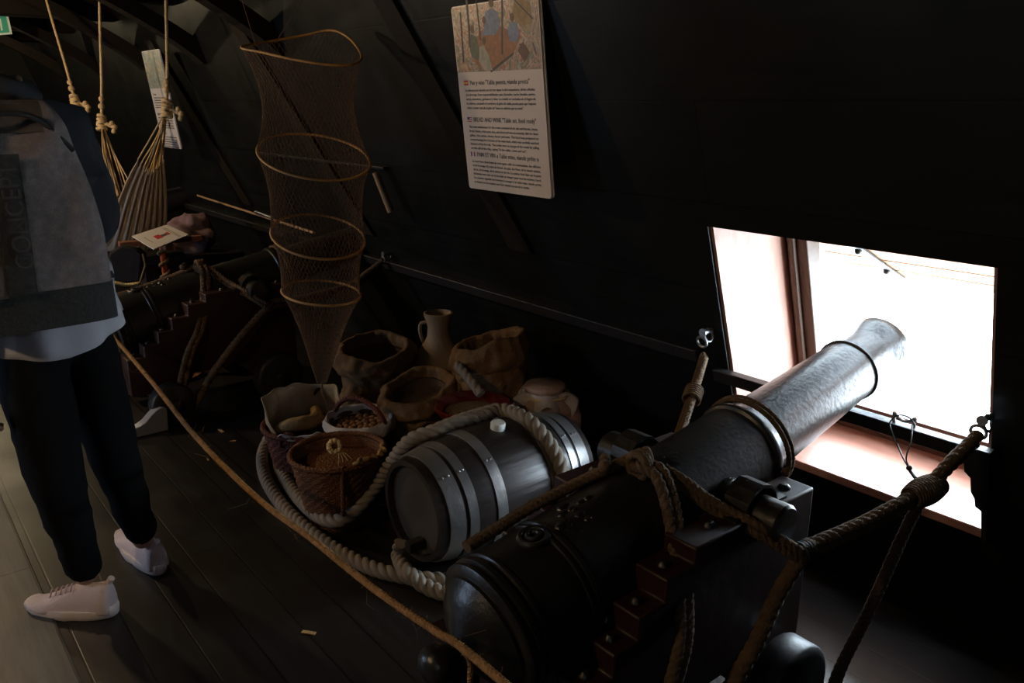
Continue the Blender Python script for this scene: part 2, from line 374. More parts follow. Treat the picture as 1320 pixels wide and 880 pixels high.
# the port: pink-brown jamb boards, sill, outer frame, lid
mb = MB(); wprism(mb, rect(PY1-.012, PY1, PZ0, PZ1), .012, T); struct(mb.build('window_jamb_far', M['jamb']))
mb = MB(); wprism(mb, rect(PY0, PY0+.012, PZ0, PZ1), .012, T); struct(mb.build('window_jamb_near', M['jamb']))
mb = MB().prism([(WX(PZ0)-.015, PZ0-.028), (WX(PZ0)+T+.02, PZ0-.028), (WX(PZ0)+T+.02, PZ0), (WX(PZ0)-.015, PZ0)],
    lambda x, z: (x, PY0-.0, z), lambda x, z: (x, PY1+.0, z)); struct(mb.build('window_sill', M['sill'], bevel=.004))
mb = MB(); wprism(mb, rect(1.475, PY1-.012, PZ0, PZ1+.03), T-.01, T+.07); wprism(mb, rect(1.515, PY1-.03, PZ0, PZ1+.03), T-.03, T-.01)
struct(mb.build('window_frame_post', M['post'], bevel=.005))
mb = MB(); wprism(mb, rect(PY0, 1.475, PZ0, .455), T-.01, T+.07); struct(mb.build('window_frame_lower', M['post'], bevel=.004))
mb = MB(); wprism(mb, rect(PY0-.06, 1.62, PZ1+.03, PZ1+.2), T, T+.06); wprism(mb, rect(PY0-.4, PY0, .1, PZ1+.2), T, T+.05)
wprism(mb, rect(1.57, 2.0, .1, PZ1+.2), T, T+.05); struct(mb.build('window_frame_outer', M['post']))
mb = MB(); wprism(mb, rect(PY0-.015, PY1+.035, .575, .620), -.045, .0); struct(mb.build('window_bar', M['bar'], bevel=.004))
mb = MB()
og = [(PY0-.01, PZ0-.03), (PY0+.004, PZ0-.03), (PY0+.006, .42), (PY0+.022, .43), (PY0+.024, .455), (PY0+.034, .475), (PY0+.036, .52), (PY0+.052, .535), (PY0+.055, .575), (PY0-.01, .575)]
wprism(mb, og, -.04, .02)
struct(mb.build('window_bracket', M['bar'], bevel=.002))
# open port lid outside, hinged along the outer top edge
lid = thing('port_lid', 'orange-brown plank port lid hanging open outside the gun port', 'hatch', (2.50, 1.13, 1.07))
hp = Vector((2.50, 0, 1.075)); dr = Vector((math.cos(R(-24)), 0, math.sin(R(-24)))); nn = Vector((-dr.z, 0, dr.x))
mb = MB()
for k in range(4):
    a = hp+dr*(.005+.125*k); b_ = hp+dr*(.122+.125*k)
    mb.add([(p+nn*o_).to_tuple()[:1]+(y,)+((p+nn*o_).z,) for y in (.70, 1.56) for o_ in (0, .05) for p in (a, b_)],
           [(0, 1, 3, 2), (4, 6, 7, 5), (0, 2, 6, 4), (1, 5, 7, 3), (0, 4, 5, 1), (2, 3, 7, 6)])
mb.build('board', M['lid'], lid, bevel=.004)
for y in (.90, 1.36):
    q = hp+dr*.25+nn*-.006; rot = Matrix.Rotation(R(24), 3, 'Y')
    MB().box((q.x, y, q.z), (.44, .05, .01), rot).build('hinge_strap', M['ironfit'], lid, bevel=.002)
    for d_ in (.12, .36): p = hp+dr*d_+nn*-.012; MB().ball((p.x, y, p.z), .014).build('bolt', M['ironfit'], lid)
# quay outside
struct(MB().box((23, 3, -1.6), (40, 60, .2)).build('ground_quay', M['quay']))

# ================================================================ the guns
GY = 1.15
def axis_z(x): return .46+.205*(x-.93)
EL = math.atan(.205)
def make_gun(label):
    g = thing('naval_cannon', label, 'cannon', (0, GY, 0), 'naval cannons along the ship side')
    xf = Matrix.Translation((.862, GY, axis_z(.862))) @ Matrix.Rotation(PI/2-EL, 4, 'Y')
    pr = [(.0, -.175), (.022, -.172), (.038, -.160), (.045, -.142), (.042, -.120), (.030, -.103), (.024, -.088), (.030, -.076), (.055, -.066), (.085, -.052), (.108, -.036), (.122, -.020), (.130, -.012), (.130, -.004),
          (.146, .0), (.153, .006), (.153, .014), (.146, .018), (.146, .024), (.155, .028), (.155, .040), (.147, .044), (.147, .052), (.152, .056), (.152, .064), (.146, .068), (.145, .19), (.149, .193), (.149, .200), (.145, .203), (.145, .209), (.150, .212), (.150, .222), (.144, .226),
          (.136, .56), (.140, .563), (.140, .580), (.134, .584), (.125, .86), (.124, .925), (.131, .930), (.133, .938), (.131, .948), (.120, .954), (.112, .975), (.108, 1.01),
          (.094, 1.50), (.094, 1.515), (.100, 1.518), (.100, 1.526), (.094, 1.529), (.091, 1.60), (.094, 1.64), (.103, 1.68), (.107, 1.705), (.104, 1.72), (.09, 1.726), (.062, 1.726), (.052, 1.70), (.050, 1.30), (.0, 1.30)]
    b = MB().lathe([(max(r*.975, .0005), h*.915) for r, h in pr], 64, xf, caps=False).build('barrel', M['iron'], g, smooth=38)
    for s in (-1, 1):
        q = Matrix.Translation((1.50, GY+s*.105, axis_z(1.50)+.006)) @ Matrix.Rotation(-s*PI/2, 4, 'X')
        MB().lathe([(.056, 0), (.056, .02), (.049, .025), (.049, .168), (.043, .175), (.0005, .175)], 28, q, caps=False).build('trunnion', M['iron'], b)
    # vent field and coat-of-arms lump on top of the breech
    mb = MB(); top = lambda x, y, h: Vector((x, GY+y, axis_z(x)+h))
    torus(mb, top(.99, 0, .144), .030, .008, Matrix.Rotation(-EL, 3, 'Y')); torus(mb, top(.99, 0, .148), .014, .006, Matrix.Rotation(-EL, 3, 'Y'))
    mb.build('vent_pan', M['iron'], b)
    mb = MB()
    for k in range(16):
        a = random.uniform(0, 2*PI); rr = random.uniform(.01, .05)
        yy = rr*math.sin(a); xx = 1.10+rr*1.5*math.cos(a); hh = math.sqrt(max(0, .141**2-yy*yy))
        mb.ball(top(xx, yy, hh-.004), random.uniform(.007, .014), 8, 6, (1.6, 1, .8))
    mb.build('relief', M['iron'], b)
    # carriage
    P = [(.86, .15), (.86, .335), (.94, .335), (.94, .39), (1.01, .39), (1.01, .445), (1.08, .445), (1.08, .50), (1.16, .50), (1.16, .555), (1.25, .555), (1.25, .595),
         (1.45, .595), (1.46, .56), (1.50, .545), (1.54, .56), (1.55, .595), (1.70, .595), (1.70, .17), (1.46, .17), (1.42, .21), (1.16, .21), (1.12, .15)]
    for s in (-1, 1):
        y0, y1 = sorted((GY+s*.135, GY+s*.225))
        ck = MB().prism(P, lambda x, z: (x, y0, z), lambda x, z: (x, y1, z)).build('cheek', M['gunwood'], g, bevel=.005)
        for (x, z) in ((.90, .335), (.975, .39), (1.045, .445), (1.12, .50), (1.20, .555), (1.35, .595), (1.64, .595)):
            MB().lathe([(.016, 0), (.015, .004), (.008, .011), (.0005, .012)], 14, Matrix.Translation((x, GY+s*.18, z))).build('bolt', M['ironfit'], ck)
        arc = [(1.40, .600), (1.438, .602), (1.447, .628), (1.470, .650), (1.50, .659), (1.53, .650), (1.553, .628), (1.562, .602), (1.60, .600)]
        lo = [(x, z-.008) for x, z in arc]
        mb = MB()
        for k in range(len(arc)-1):
            mb.prism([lo[k], lo[k+1], arc[k+1], arc[k]], lambda x, z: (x, y0+.012, z), lambda x, z: (x, y1-.012, z))
        mb.build('capsquare', M['ironfit'], ck)
        for x in (1.02, 1.56):
            wr = 1.22 if x > 1.3 else 1.0
            wh = MB().lathe([(r*wr, h) for r, h in [(.0005, -.045), (.085, -.045), (.098, -.038), (.102, -.03), (.102, .03), (.098, .038), (.085, .045), (.0005, .045)]], 40,
                Matrix.Translation((x, GY+s*.285, .103*wr)) @ Matrix.Rotation(PI/2, 4, 'X'), caps=False).build('wheel', M['bar'], g)
            MB().lathe([(.032, -.09), (.032, .06), (.026, .064), (.0005, .064)][::1], 20,
                Matrix.Translation((x, GY+s*.285, .103*wr)) @ Matrix.Rotation(s*-PI/2, 4, 'X'), caps=False).build('axle_end', M['ironfit'], wh)
    for x in (1.02, 1.56): MB().box((x, GY, .13), (.10, .49, .09)).build('axle', M['gunwood'], g, bevel=.006)
    MB().box((1.62, GY, .36), (.07, .27, .20)).build('transom', M['gunwood'], g, bevel=.006)
    MB().box((1.16, GY, .19), (.62, .20, .035)).build('stool_bed', M['gunwood'], g, bevel=.006)
    MB().prism([(.90, .208), (1.16, .208), (1.16, .27), (.90, .31)], lambda x, z: (x, GY-.08, z), lambda x, z: (x, GY+.08, z)).build('quoin', M['gunwood'], g, bevel=.005)
    return g
gun = make_gun('black iron cannon on dark red carriage, its muzzle out of the bright open port')

def dup_at(o, dy, label, group=None):
    c = copy_tree(o); c.location.y += dy; c['label'] = label
    if group: c['group'] = group
    return c
# ---- the tackle of one gun (drawn for the nearest gun)
def V(*a): return Vector(a)
tack = []
def ropething(name, label, paths, r, m='rope', group='gun tackle ropes', **k):
    mb = MB()
    for p in paths: rope(mb, p, r, **k)
    return tag(mb.build(name, M[m], smooth=30), label, 'rope', group)
A = V(1.31, GY, axis_z(1.31)+.155); B = V(1.545, .845, .515); RR = V(WX(.69)-.045, .735, .675); S = V(1.955, .775, .56)
def off(path, d): return [Vector(p)+Vector(d) for p in path]
drape = [A+V(-.01, .0, .0), A+V(0, -.07, -.012), V(1.27, .99, .56), V(1.20, .905, .43), V(1.13, .875, .33), V(1.085, .88, .20), V(1.04, .885, .06)]
t1 = ropething('sling_rope', 'doubled brown rope draped over the nearest cannon barrel and down its red cheek', [off(drape, (-.012, 0, 0)), off(drape, (.014, .0, .002))], .0125)
# strand from the top of the barrel to the knot B, and from the top back to the breech
ab = [A+V(.0, .015, .006), A+V(.04, -.075, -.012), V(1.40, 1.00, .625), V(1.45, .905, .585), B+V(-.03, .0, .015), B]
t2 = ropething('tackle_rope', 'brown rope from the top of the nearest cannon down to the knot by its carriage', [ab, off(ab[1:-1], (.0, -.006, -.022))], .011)
ax = [A+V(0, .02, .005), V(1.20, GY+.085, axis_z(1.20)+.127), V(1.08, GY+.115, axis_z(1.08)+.115), V(.98, GY+.12, axis_z(.98)+.112), V(.90, GY+.115, axis_z(.90)+.118)]
t3 = ropething('breech_rope', 'dark rope lying along the top of the nearest cannon towards its breech', [ax, off(ax, (.012, .024, -.014))], .012)
mb = MB(); br_ = [B, (B+S)/2+V(0, 0, -.012), S, (S+RR)/2, RR+V(-.02, 0, -.005)]
rope(mb, off(br_, (0, 0, .011)), .015); rope(mb, off(br_, (.0, .006, -.013)), .014)
rope(mb, [B, B+V(-.09, .0, -.07), V(1.35, .83, .36), V(1.22, .84, .22), V(1.12, .85, .07)], .017)
t4 = tag(mb.build('tackle_rope', M['rope'], smooth=50), 'thick doubled brown rope from the right wall ring across the red carriage', 'rope', 'gun tackle ropes')
mb = MB(); sd = [S+V(.02, 0, .0), V(1.90, .785, .44), V(1.82, .80, .27), V(1.735, .815, .12), V(1.71, .82, .02)]
rope(mb, off(sd, (-.013, 0, 0)), .0125); rope(mb, off(sd, (.014, .004, 0)), .0125)
t5 = tag(mb.build('tackle_rope', M['rope'], smooth=50), 'doubled brown rope dropping from the splice at the sill to the deck by the wheel', 'rope', 'gun tackle ropes')
mb = MB()   # whipping round the splice
dd = (S-B).normalized(); c0 = S-dd*.045
for k in range(14): torus(mb, c0+dd*(.008*k), .023+.010*math.sin(PI*(k+1)/15), .0048, dd.to_track_quat('Z', 'Y').to_matrix(), 20, 6)
t6 = tag(mb.build('rope_whipping', M['rope'], smooth=60), 'bulging bound splice where the thick gun rope divides before the sill', 'rope', 'gun tackle ropes')
mb = MB()
for k in range(4): torus(mb, B+dd*(.008*k-.01), .021, .006, dd.to_track_quat('Z', 'Y').to_matrix(), 18, 6)
t7 = tag(mb.build('rope_lashing', M['black']), 'small dark lashing tying the gun ropes together by the carriage', 'rope', 'gun tackle ropes')
# knot on top of the barrel
mb = MB()
for k in range(3): torus(mb, A+V(-.012+.014*k, -.01, .0), .028, .011, Matrix.Rotation(PI/2, 3, 'Y') @ Matrix.Rotation(.3*k, 3, 'X'), 20, 8)
mb.ball(A+V(-.07, .04, -.002), .016); mb.ball(A+V(-.055, .055, .006), .014)
t8 = tag(mb.build('rope_knot', M['rope'], smooth=60), 'brown rope knot sitting on top of the nearest cannon barrel', 'rope', 'gun tackle ropes')
# neck rope round the reinforce ring
mb = MB(); xr = .862+.915*.966*math.cos(EL); cz = axis_z(xr)
for k in range(2):
    c = V(xr+.014*k+.01, GY, cz+.003*k); pts = []
    for i in range(30):
        a = R(-62)+R(250)*i/29
        q = Matrix.Rotation(-EL, 3, 'Y') @ Vector((0, -.128*math.cos(a), .128*math.sin(a)))
        pts.append(c+q)
    pts = [V(xr-.03+.012*k, GY-.145, .612)] + pts[0:]
    mb.tube(smooth_path(pts, .006), .0075, 8, shape=lambda a, L: .8+.25*abs(math.cos(1.5*(a-2*PI*L/.04))))
t9 = tag(mb.build('neck_rope', M['rope'], smooth=60), 'thin doubled rope looped round the cannon barrel before the port', 'rope', 'gun tackle ropes')
# far-side tackle: hook on the wall left of the port -> block behind the barrel
LR = V(WX(.70)-.03, 1.615, .70); E = at(874, 566, y=1.42)
mb = MB(); pl = [LR+V(-.02, 0, -.03), (LR+E)/2+V(0, 0, .0), E]
rope(mb, off(pl, (-.012, -.012, 0)), .0105); rope(mb, off(pl, (.014, .016, 0)), .0105)
m_ = LR.lerp(E, .5); dl = (E-LR).normalized()
for k in range(6): torus(mb, m_+dl*(.009*k), .026, .005, dl.to_track_quat('Z', 'Y').to_matrix(), 18, 6)
mb.tube(smooth_path([E, E+V(-.08, -.02, .006), E+V(-.2, -.09, -.01), E+V(-.3, -.13, -.03)], .01), .016, 10)
t10 = tag(mb.build('tackle_rope', M['rope'], smooth=50), 'doubled rope tackle from the hook left of the port to behind the cannon', 'rope', 'gun tackle ropes')
# iron rings on the wall
def ringbolt(p, label):
    g = thing('ring_bolt', label, 'iron ring', p, 'iron ring bolts on the ship side')
    MB().lathe([(.008, 0), (.008, .05), (.014, .052), (.014, .06), (.0005, .06)], 12, Matrix.Translation(p+V(.01, 0, .012)) @ Matrix.Rotation(-PI/2, 4, 'Y')).build('eye_bolt', M['steel'], g)
    torus(mb := MB(), p+V(-.022, -.005, 0), .021, .0042, Matrix.Rotation(R(70), 3, 'X')); mb.build('ring', M['steel'], g)
    torus(mb := MB(), p+V(-.042, .005, -.022), .019, .0045, Matrix.Rotation(R(75), 3, 'Y')); mb.build('hook', M['steel'], g)
    return g
r1 = ringbolt(V(WX(.70)-.01, .735, .705), 'steel ring and hook on the wall at the right of the open port')
r2 = ringbolt(V(WX(.735)-.01, 1.615, .745), 'steel ring and hook on the wall at the left of the open port')
g2 = dup_at(gun, 3.0, 'second black cannon, its breech beside the man and its barrel behind the fish trap', 'naval cannons along the ship side')
g3 = dup_at(gun, 6.0, 'farthest black cannon, behind the hanging hammock', 'naval cannons along the ship side')
for t_, l_ in ((t1, 'doubled brown rope draped over the second cannon, left of the fish trap'), (t2, 'rope from the top of the second cannon down towards the net'),
               (t3, 'dark rope lying on top of the second cannon towards its breech'), (t4, 'thick rope from the wall ring of the second cannon, seen right of the net'),
               (t8, 'rope knot on top of the second cannon barrel'), (t9, 'thin rope round the barrel of the second cannon'), (t10, 'far-side rope tackle of the second cannon')):
    dup_at(t_, 3.0, l_)
dup_at(r1, 3.0, 'iron ring on the wall at the right of the second cannon, above the sacks')
# wheel chocks with curved tops
def chock(x, y, label):
    P = [(-.13, 0), (.07, 0), (.075, .11), (.05, .118), (.025, .11), (.0, .09), (-.03, .062), (-.055, .05), (-.085, .045), (-.115, .03), (-.13, .012)]
    mb = MB().prism(P, lambda a, b: (x+a, y-.03, b), lambda a, b: (x+a, y+.03, b))
    return tag(mb.build('wheel_chock', M['bar2'], smooth=50, bevel=.004), label, 'chock', 'curved wheel chocks')
M['bar2'] = mat('worn_black_chock', (.24, .25, .29), .32, bump=.2, bscale=30)
chock(.90, 3.82, 'curved dark chock with shiny top, nearer of the two behind the second cannon')
chock(.92, 4.44, 'curved dark chock with shiny top, farther of the two, beside the man')

# black cord tied to the port bar
mb = MB(); pb = V(WX(.62)-.045, 1.02, .625)
c1 = at(1145, 545, x=pb.x); c2 = at(1150, 560, x=pb.x-.02)
mb.tube(smooth_path([at(1180, 548, x=2.19), at(1172, 538, x=2.19), at(1158, 535, x=2.18), at(1147, 545, x=2.16), at(1152, 562, x=2.14), at(1164, 590, x=2.1), at(1171, 602, x=2.08)], .006), .0022, 6)
mb.tube(smooth_path([at(1176, 548, x=2.19), at(1174, 570, x=2.14), at(1168, 590, x=2.1), at(1172, 602, x=2.08)], .006), .0022, 6)
mb.ball(at(1172, 603, x=2.08), .008); mb.tube([at(1173, 606, x=2.08), at(1180, 616, x=2.06)], .005, 8)
tag(mb.build('cord', M['black']), 'thin black cord looped over the port bar, hanging before the sill', 'cord')
mb = MB(); q = V(WX(.62)-.02, .955, .62)
mb.tube(smooth_path([q+V(0, .028, 0), q+V(0, .030, .028), q+V(0, .018, .016), q+V(0, 0, .010), q+V(0, -.018, .016), q+V(0, -.030, .028), q+V(0, -.028, 0)], .004), .005, 8)
tag(mb.build('cleat', M['steel']), 'small horned metal cleat on top of the port bar', 'cleat')

# ================================================================ coir barrier rope
pts = [at(126, 412, x=.78), at(190, 485, x=.77), at(250, 560, x=.76), at(330, 640, x=.75), at(400, 693, x=.74), at(480, 757, x=.735), at(560, 812, x=.725), at(590, 830, x=.72), at(652, 882, x=.70), at(720, 945, x=.69)]
g = thing('barrier_rope', 'hairy orange coir rope stretched low before the cannons', 'rope', pts[4]*1.0); g.location.z = 0; g.matrix_basis = Matrix.Translation(g.location)
full = [at(60, 345, x=.79)]+pts
rope(mb := MB(), full, .0078, seg=14); mb.build('rope_strand', M['coir'], g, smooth=60)
mb = MB(); sp = smooth_path(full, .004)
for i in range(900):
    p = random.choice(sp); d = Vector((random.gauss(0, 1), random.gauss(0, 1), random.gauss(0, 1))).normalized()
    L = random.uniform(.008, .022) if random.random() < .96 else random.uniform(.03, .08)
    e = p+d*L; m2 = (p+e)/2+Vector((random.uniform(-.2, .2)*L, random.uniform(-.2, .2)*L, -.15*L))
    mb.tube([p, m2, e], .00035, 3, caps=False)
mb.build('fibre', M['coir'], g, smooth=None, kind='stuff')
q = at(588, 828, x=.72)
rope(mb := MB(), [q, q+V(.01, -.02, -.02), q+V(.025, -.01, -.05), q+V(.03, .0, -.10)], .006); mb.build('loose_end', M['coir'], g, smooth=60)

# ================================================================ barrel
by = 2.045; bz = .217; bx0, bx1 = 1.235, 1.90; bc = (bx0+bx1)/2; bl = (bx1-bx0)
def brad(x): t = (x-bc)/(bl/2); return .213-.043*t*t
bar = thing('wooden_barrel', 'dark oak barrel with grey metal hoops lying on its side in the rope coil', 'barrel', (bc, by, 0))
XA = Matrix.Translation((0, by, bz)) @ Matrix.Rotation(PI/2, 4, 'Y')
def fn_st(p, a, j):
    s = 24*a/(2*PI); f = abs((s % 1)-.5)*2
    k = 1-.004*max(0, (f-.88)/.12); return Vector((p.x*k, p.y*k, p.z))
prof = [(brad(bx0+bl*i/24), bx0+bl*i/24) for i in range(25)]
prof = [(brad(bx0)-.022, bx0+.03), (brad(bx0)-.018, bx0)]+prof+[(brad(bx1)-.018, bx1), (brad(bx1)-.022, bx1-.03)]
MB().lathe(prof, 192, XA, caps=False, fn=fn_st).build('staves', M['stave'], bar, smooth=40)
for x, s in ((bx0+.03, -1), (bx1-.03, 1)):
    MB().lathe([(.0005, x-.008), (brad(x)-.018, x-.008), (brad(x)-.018, x+.008), (.0005, x+.008)], 48, XA, caps=False).build('head', M['head'], bar)
for x0, x1 in ((.030, .082), (.096, .128), (.197, .235), (bl-.235, bl-.197), (bl-.128, bl-.096), (bl-.082, bl-.030)):
    a, b = bx0+x0, bx0+x1
    pr = [(brad(a)+.0005, a), (brad(a)+.004, a)]+[(brad(a+(b-a)*k/4)+.0042, a+(b-a)*k/4) for k in range(5)]+[(brad(b)+.0005, b)]
    h = MB().lathe(pr, 64, XA, caps=False).build('metal_hoop', M['hoopiron'], bar)
    for k in (0, 1): aa = R(-38); x = a+(b-a)*(.3+.4*k); rr = brad(x)+.005; MB().ball((x, by-rr*math.sin(-aa)*1, bz+rr*math.cos(aa)), .005, 8, 6).build('rivet', M['steel'], h)
bung = Matrix.Translation((bc+.005, by-.025, bz+.206)) @ Matrix.Rotation(R(7), 4, 'X')
MB().lathe([(.026, -.01), (.026, .024), (.023, .029), (.0005, .029)], 24, bung, caps=False).build('bung', M['plastic'], bar, label='white plastic bung')
MB().box((bx0-.01, by-.03, .11), (.06, .035, .035)).build('tap', M['leather'], bar, bevel=.004)

# ---- heavy rope: coil on the deck, up over the barrel
def on_barrel(u, v, pad=.026):
    r = ray(u, v); o = Vector((0, 0, CAMH)); best = None
    for i in range(200, 420):
        k = i*.00001*1.0
        k = .0020+ (i-200)*.000008
        p = o+r*k; x = min(max(p.x, bx0), bx1); d = math.hypot(p.y-by, p.z-bz)-(brad(x)+pad)
        if best is None or abs(d) < best[0]-1e-4: best = (abs(d), p, d)
        if d <= 0: return p
    p = best[1]; x = min(max(p.x, bx0), bx1); w_ = Vector((0, p.y-by, p.z-bz)); w_ = w_.normalized()*(brad(x)+pad)
    return Vector((p.x, by+w_.y, bz+w_.z))
RC = .0235
outer = [at(352, 556, z=.10), at(343, 572, z=.04), at(338, 592, z=RC), at(345, 622, z=RC), at(372, 660, z=RC), at(420, 700, z=RC), at(475, 730, z=RC), at(530, 744, z=RC), at(590, 748, z=RC), at(650, 748, z=RC), at(720, 740, z=RC)]
over = [on_barrel(560, 545), on_barrel(583, 532), on_barrel(612, 526), on_barrel(645, 526), on_barrel(676, 538), on_barrel(700, 560), on_barrel(718, 588), on_barrel(727, 615)]
inner = [at(372, 560, z=.10), at(360, 580, z=.05), at(362, 605, z=RC), at(382, 638, z=.04), at(408, 663, z=.06), at(435, 671, z=.07), at(462, 655, z=.10), at(488, 622, z=.17), at(505, 596, z=.27), at(528, 568, z=.38)]+over+[over[-1]+V(.02, -.03, -.09), over[-1]+V(.03, .0, -.2)]
third = [at(517, 700, z=.10), at(514, 716, z=.05), at(524, 736, z=RC+.03), at(552, 757, z=RC), at(590, 768, z=RC), at(650, 775, z=RC)]
gr = thing('mooring_rope', 'thick grey three-strand rope coiled round the baskets and over the barrel', 'rope', (1.2, 2.2, 0))
for P_ in (outer, inner, third): rope(mb := MB(), P_, RC, pitch=.10, seg=30, depth=.36); mb.build('rope_turn', M['ropegrey'], gr, smooth=28)
rope(mb := MB(), [at(590, 470, y=2.58), at(600, 482, y=2.52), at(611, 496, y=2.46), at(620, 508, y=2.42)], .019, pitch=.10, seg=24, depth=.3)
mb.build('rope_turn', M['ropegrey'], gr, smooth=28)

# ================================================================ sacks, jug, crock, pot, baskets
def sack(loc, r, h, label, seed=0, tilt=(0, 0), lip=.09, open_=.85, yaw=0):
    g = thing('burlap_sack', label, 'sack', (loc[0], loc[1], 0), 'open burlap sacks')
    H = [(.80, 0), (1.0, .04), (1.06, .16), (1.05, .32), (1.0, .48), (.96, .62), (.93, .74), (.93, .82)]
    pr = [(r*a, h*b) for a, b in H]+[(r*(open_+.13), h*.80), (r*(open_+.22), h*.79), (r*(open_+.26), h*.84), (r*(open_+.24), h*.93), (r*(open_+.12), h*1.0), (r*(open_+.03), h*1.01), (r*(open_-.05), h*.98), (r*(open_-.08), h*.90), (r*(open_-.12), h*.80), (r*.3, h*.76), (.001, h*.75)]
    rot = Matrix.Rotation(yaw, 4, 'Z')
    dense = [(p.x, p.y) for p in smooth_path([(a_, b_, 0) for a_, b_ in pr[:-3]], .006)]
    def fn(p, a, j):
        z = p.z/h; n = .6*noise.noise(Vector((math.cos(a)*1.3+seed*3.1, math.sin(a)*1.3, z*2.4)))
        n2 = noise.noise(Vector((math.cos(a)*4+seed, math.sin(a)*4, z*9)))
        k = 1+.13*n+.06*n2*(z > .1)
        cr_ = 1-abs(noise.noise(Vector((math.cos(a)*1.8+seed, math.sin(a)*1.8, z*5.5-seed+.8*math.sin(a)))))*2.2; wrk = .055*max(0, cr_)**3+.07*noise.noise(Vector((math.cos(a)*2.4+seed, math.sin(a)*2.4, z*6+seed)))+.035*noise.noise(Vector((math.cos(a)*5, math.sin(a)*5+seed, z*13)))
        dz = tilt[0]*math.cos(a-tilt[1])*max(0, z-.45)*h + .06*h*noise.noise(Vector((math.cos(a)*1.0+seed, math.sin(a)*1.0, 5)))*max(0, z-.7)/.3
        return Vector((p.x*(k+wrk), p.y*(k+wrk)*.92, max(0, p.z+dz)))
    mb = MB().lathe(dense, 110, Matrix.Translation((loc[0], loc[1], 0)) @ rot, caps=False, fn=fn)
    mb.build('cloth', M['burlap'], g, smooth=179)
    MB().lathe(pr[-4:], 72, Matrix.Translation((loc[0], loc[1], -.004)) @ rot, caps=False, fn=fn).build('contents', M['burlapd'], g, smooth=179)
    return g
sack((2.0, 2.62), .175, .53, 'large tan burlap sack with open top against the black hull, right of the jug', 3, (.13, R(-50)), open_=.74)
sack((1.715, 3.10), .165, .44, 'tan burlap sack with rolled rim, left of the clay jug', 7, (.10, R(60)))
sack((1.71, 2.74), .160, .35, 'smaller burlap sack with wide folded lip, in front of the clay jug', 5, (.18, R(20)))
jg = thing('clay_jug', 'tall clay jug with slender neck between the sacks', 'jug', (1.98, 2.98, 0))
pr = [(.07, 0), (.10, .02), (.118, .10), (.125, .20), (.122, .29), (.108, .355), (.084, .405), (.062, .44), (.050, .465), (.046, .51), (.052, .54), (.060, .56), (.062, .575), (.055, .577), (.046, .565), (.040, .50), (.001, .49)]
MB().lathe([(r*1.08, h) for r, h in pr], 48, Matrix.Translation((1.98, 2.98, 0)), caps=False).build('body', M['clay'], jg, smooth=50)
hx, hy = 1.98-.777*.05, 2.98+.629*.05
MB().tube(smooth_path([(hx-.0, hy, .53), (hx-.022, hy+.018, .525), (hx-.028, hy+.022, .49), (hx-.018, hy+.014, .44), (hx-.005, hy+.006, .42)], .01), .009, 8).build('handle', M['clay'], jg)
cr = thing('glazed_bowl', 'red glazed deep crock of grain behind the barrel', 'bowl', (1.73, 2.38, 0))
pr = [(.075, 0), (.085, .02), (.105, .14), (.115, .26), (.120, .32), (.138, .345), (.150, .36), (.152, .370), (.146, .374), (.132, .362), (.118, .34), (.10, .31)]
MB().lathe(pr, 56, Matrix.Translation((1.73, 2.38, 0)), caps=False).build('body', M['glaze'], cr, smooth=50)
tag(MB().lathe([(.118, .338), (.10, .346), (.06, .352), (.0005, .355)], 40, Matrix.Translation((1.73, 2.38, 0)), caps=False,
    fn=lambda p, a, j: p+Vector((0, 0, .004*noise.noise(p*90)))).build('grain', M['grain'], smooth=60), 'brown grain heaped in the red crock', 'grain', kind='stuff')
pt = thing('clay_pot', 'round pale clay pot with flat lid tied in cloth, right behind the barrel', 'pot', (2.06, 2.33, 0))
pr = [(.07, 0), (.10, .02), (.135, .10), (.152, .19), (.15, .26), (.13, .315), (.10, .345), (.080, .355), (.078, .372)]
MB().lathe(pr, 48, Matrix.Translation((2.06, 2.33, 0)), caps=True).build('body', M['claypink'], pt, smooth=60)
MB().lathe([(.0005, .372), (.082, .372), (.086, .378), (.086, .388), (.080, .394), (.0005, .396)], 40, Matrix.Translation((2.06, 2.33, 0)), caps=False).build('lid', M['claypink'], pt, smooth=50)
MB().lathe([(.086, .368), (.098, .352), (.120, .334), (.142, .306)], 60, Matrix.Translation((2.06, 2.33, 0)), caps=False,
    fn=lambda p, a, j: p*(1)+Vector((p.x*.03*math.sin(9*a), p.y*.03*math.sin(9*a), .012*j*math.sin(5*a)+.003))).build('cloth_cover', M['cloth'], pt, smooth=60)
MB().tube(smooth_path([(2.06+.1*math.cos(a), 2.33+.1*math.sin(a), .357) for a in [2*PI*i/16 for i in range(16)]], .01, True), .005, 6, True).build('string', M['hemp'], pt)

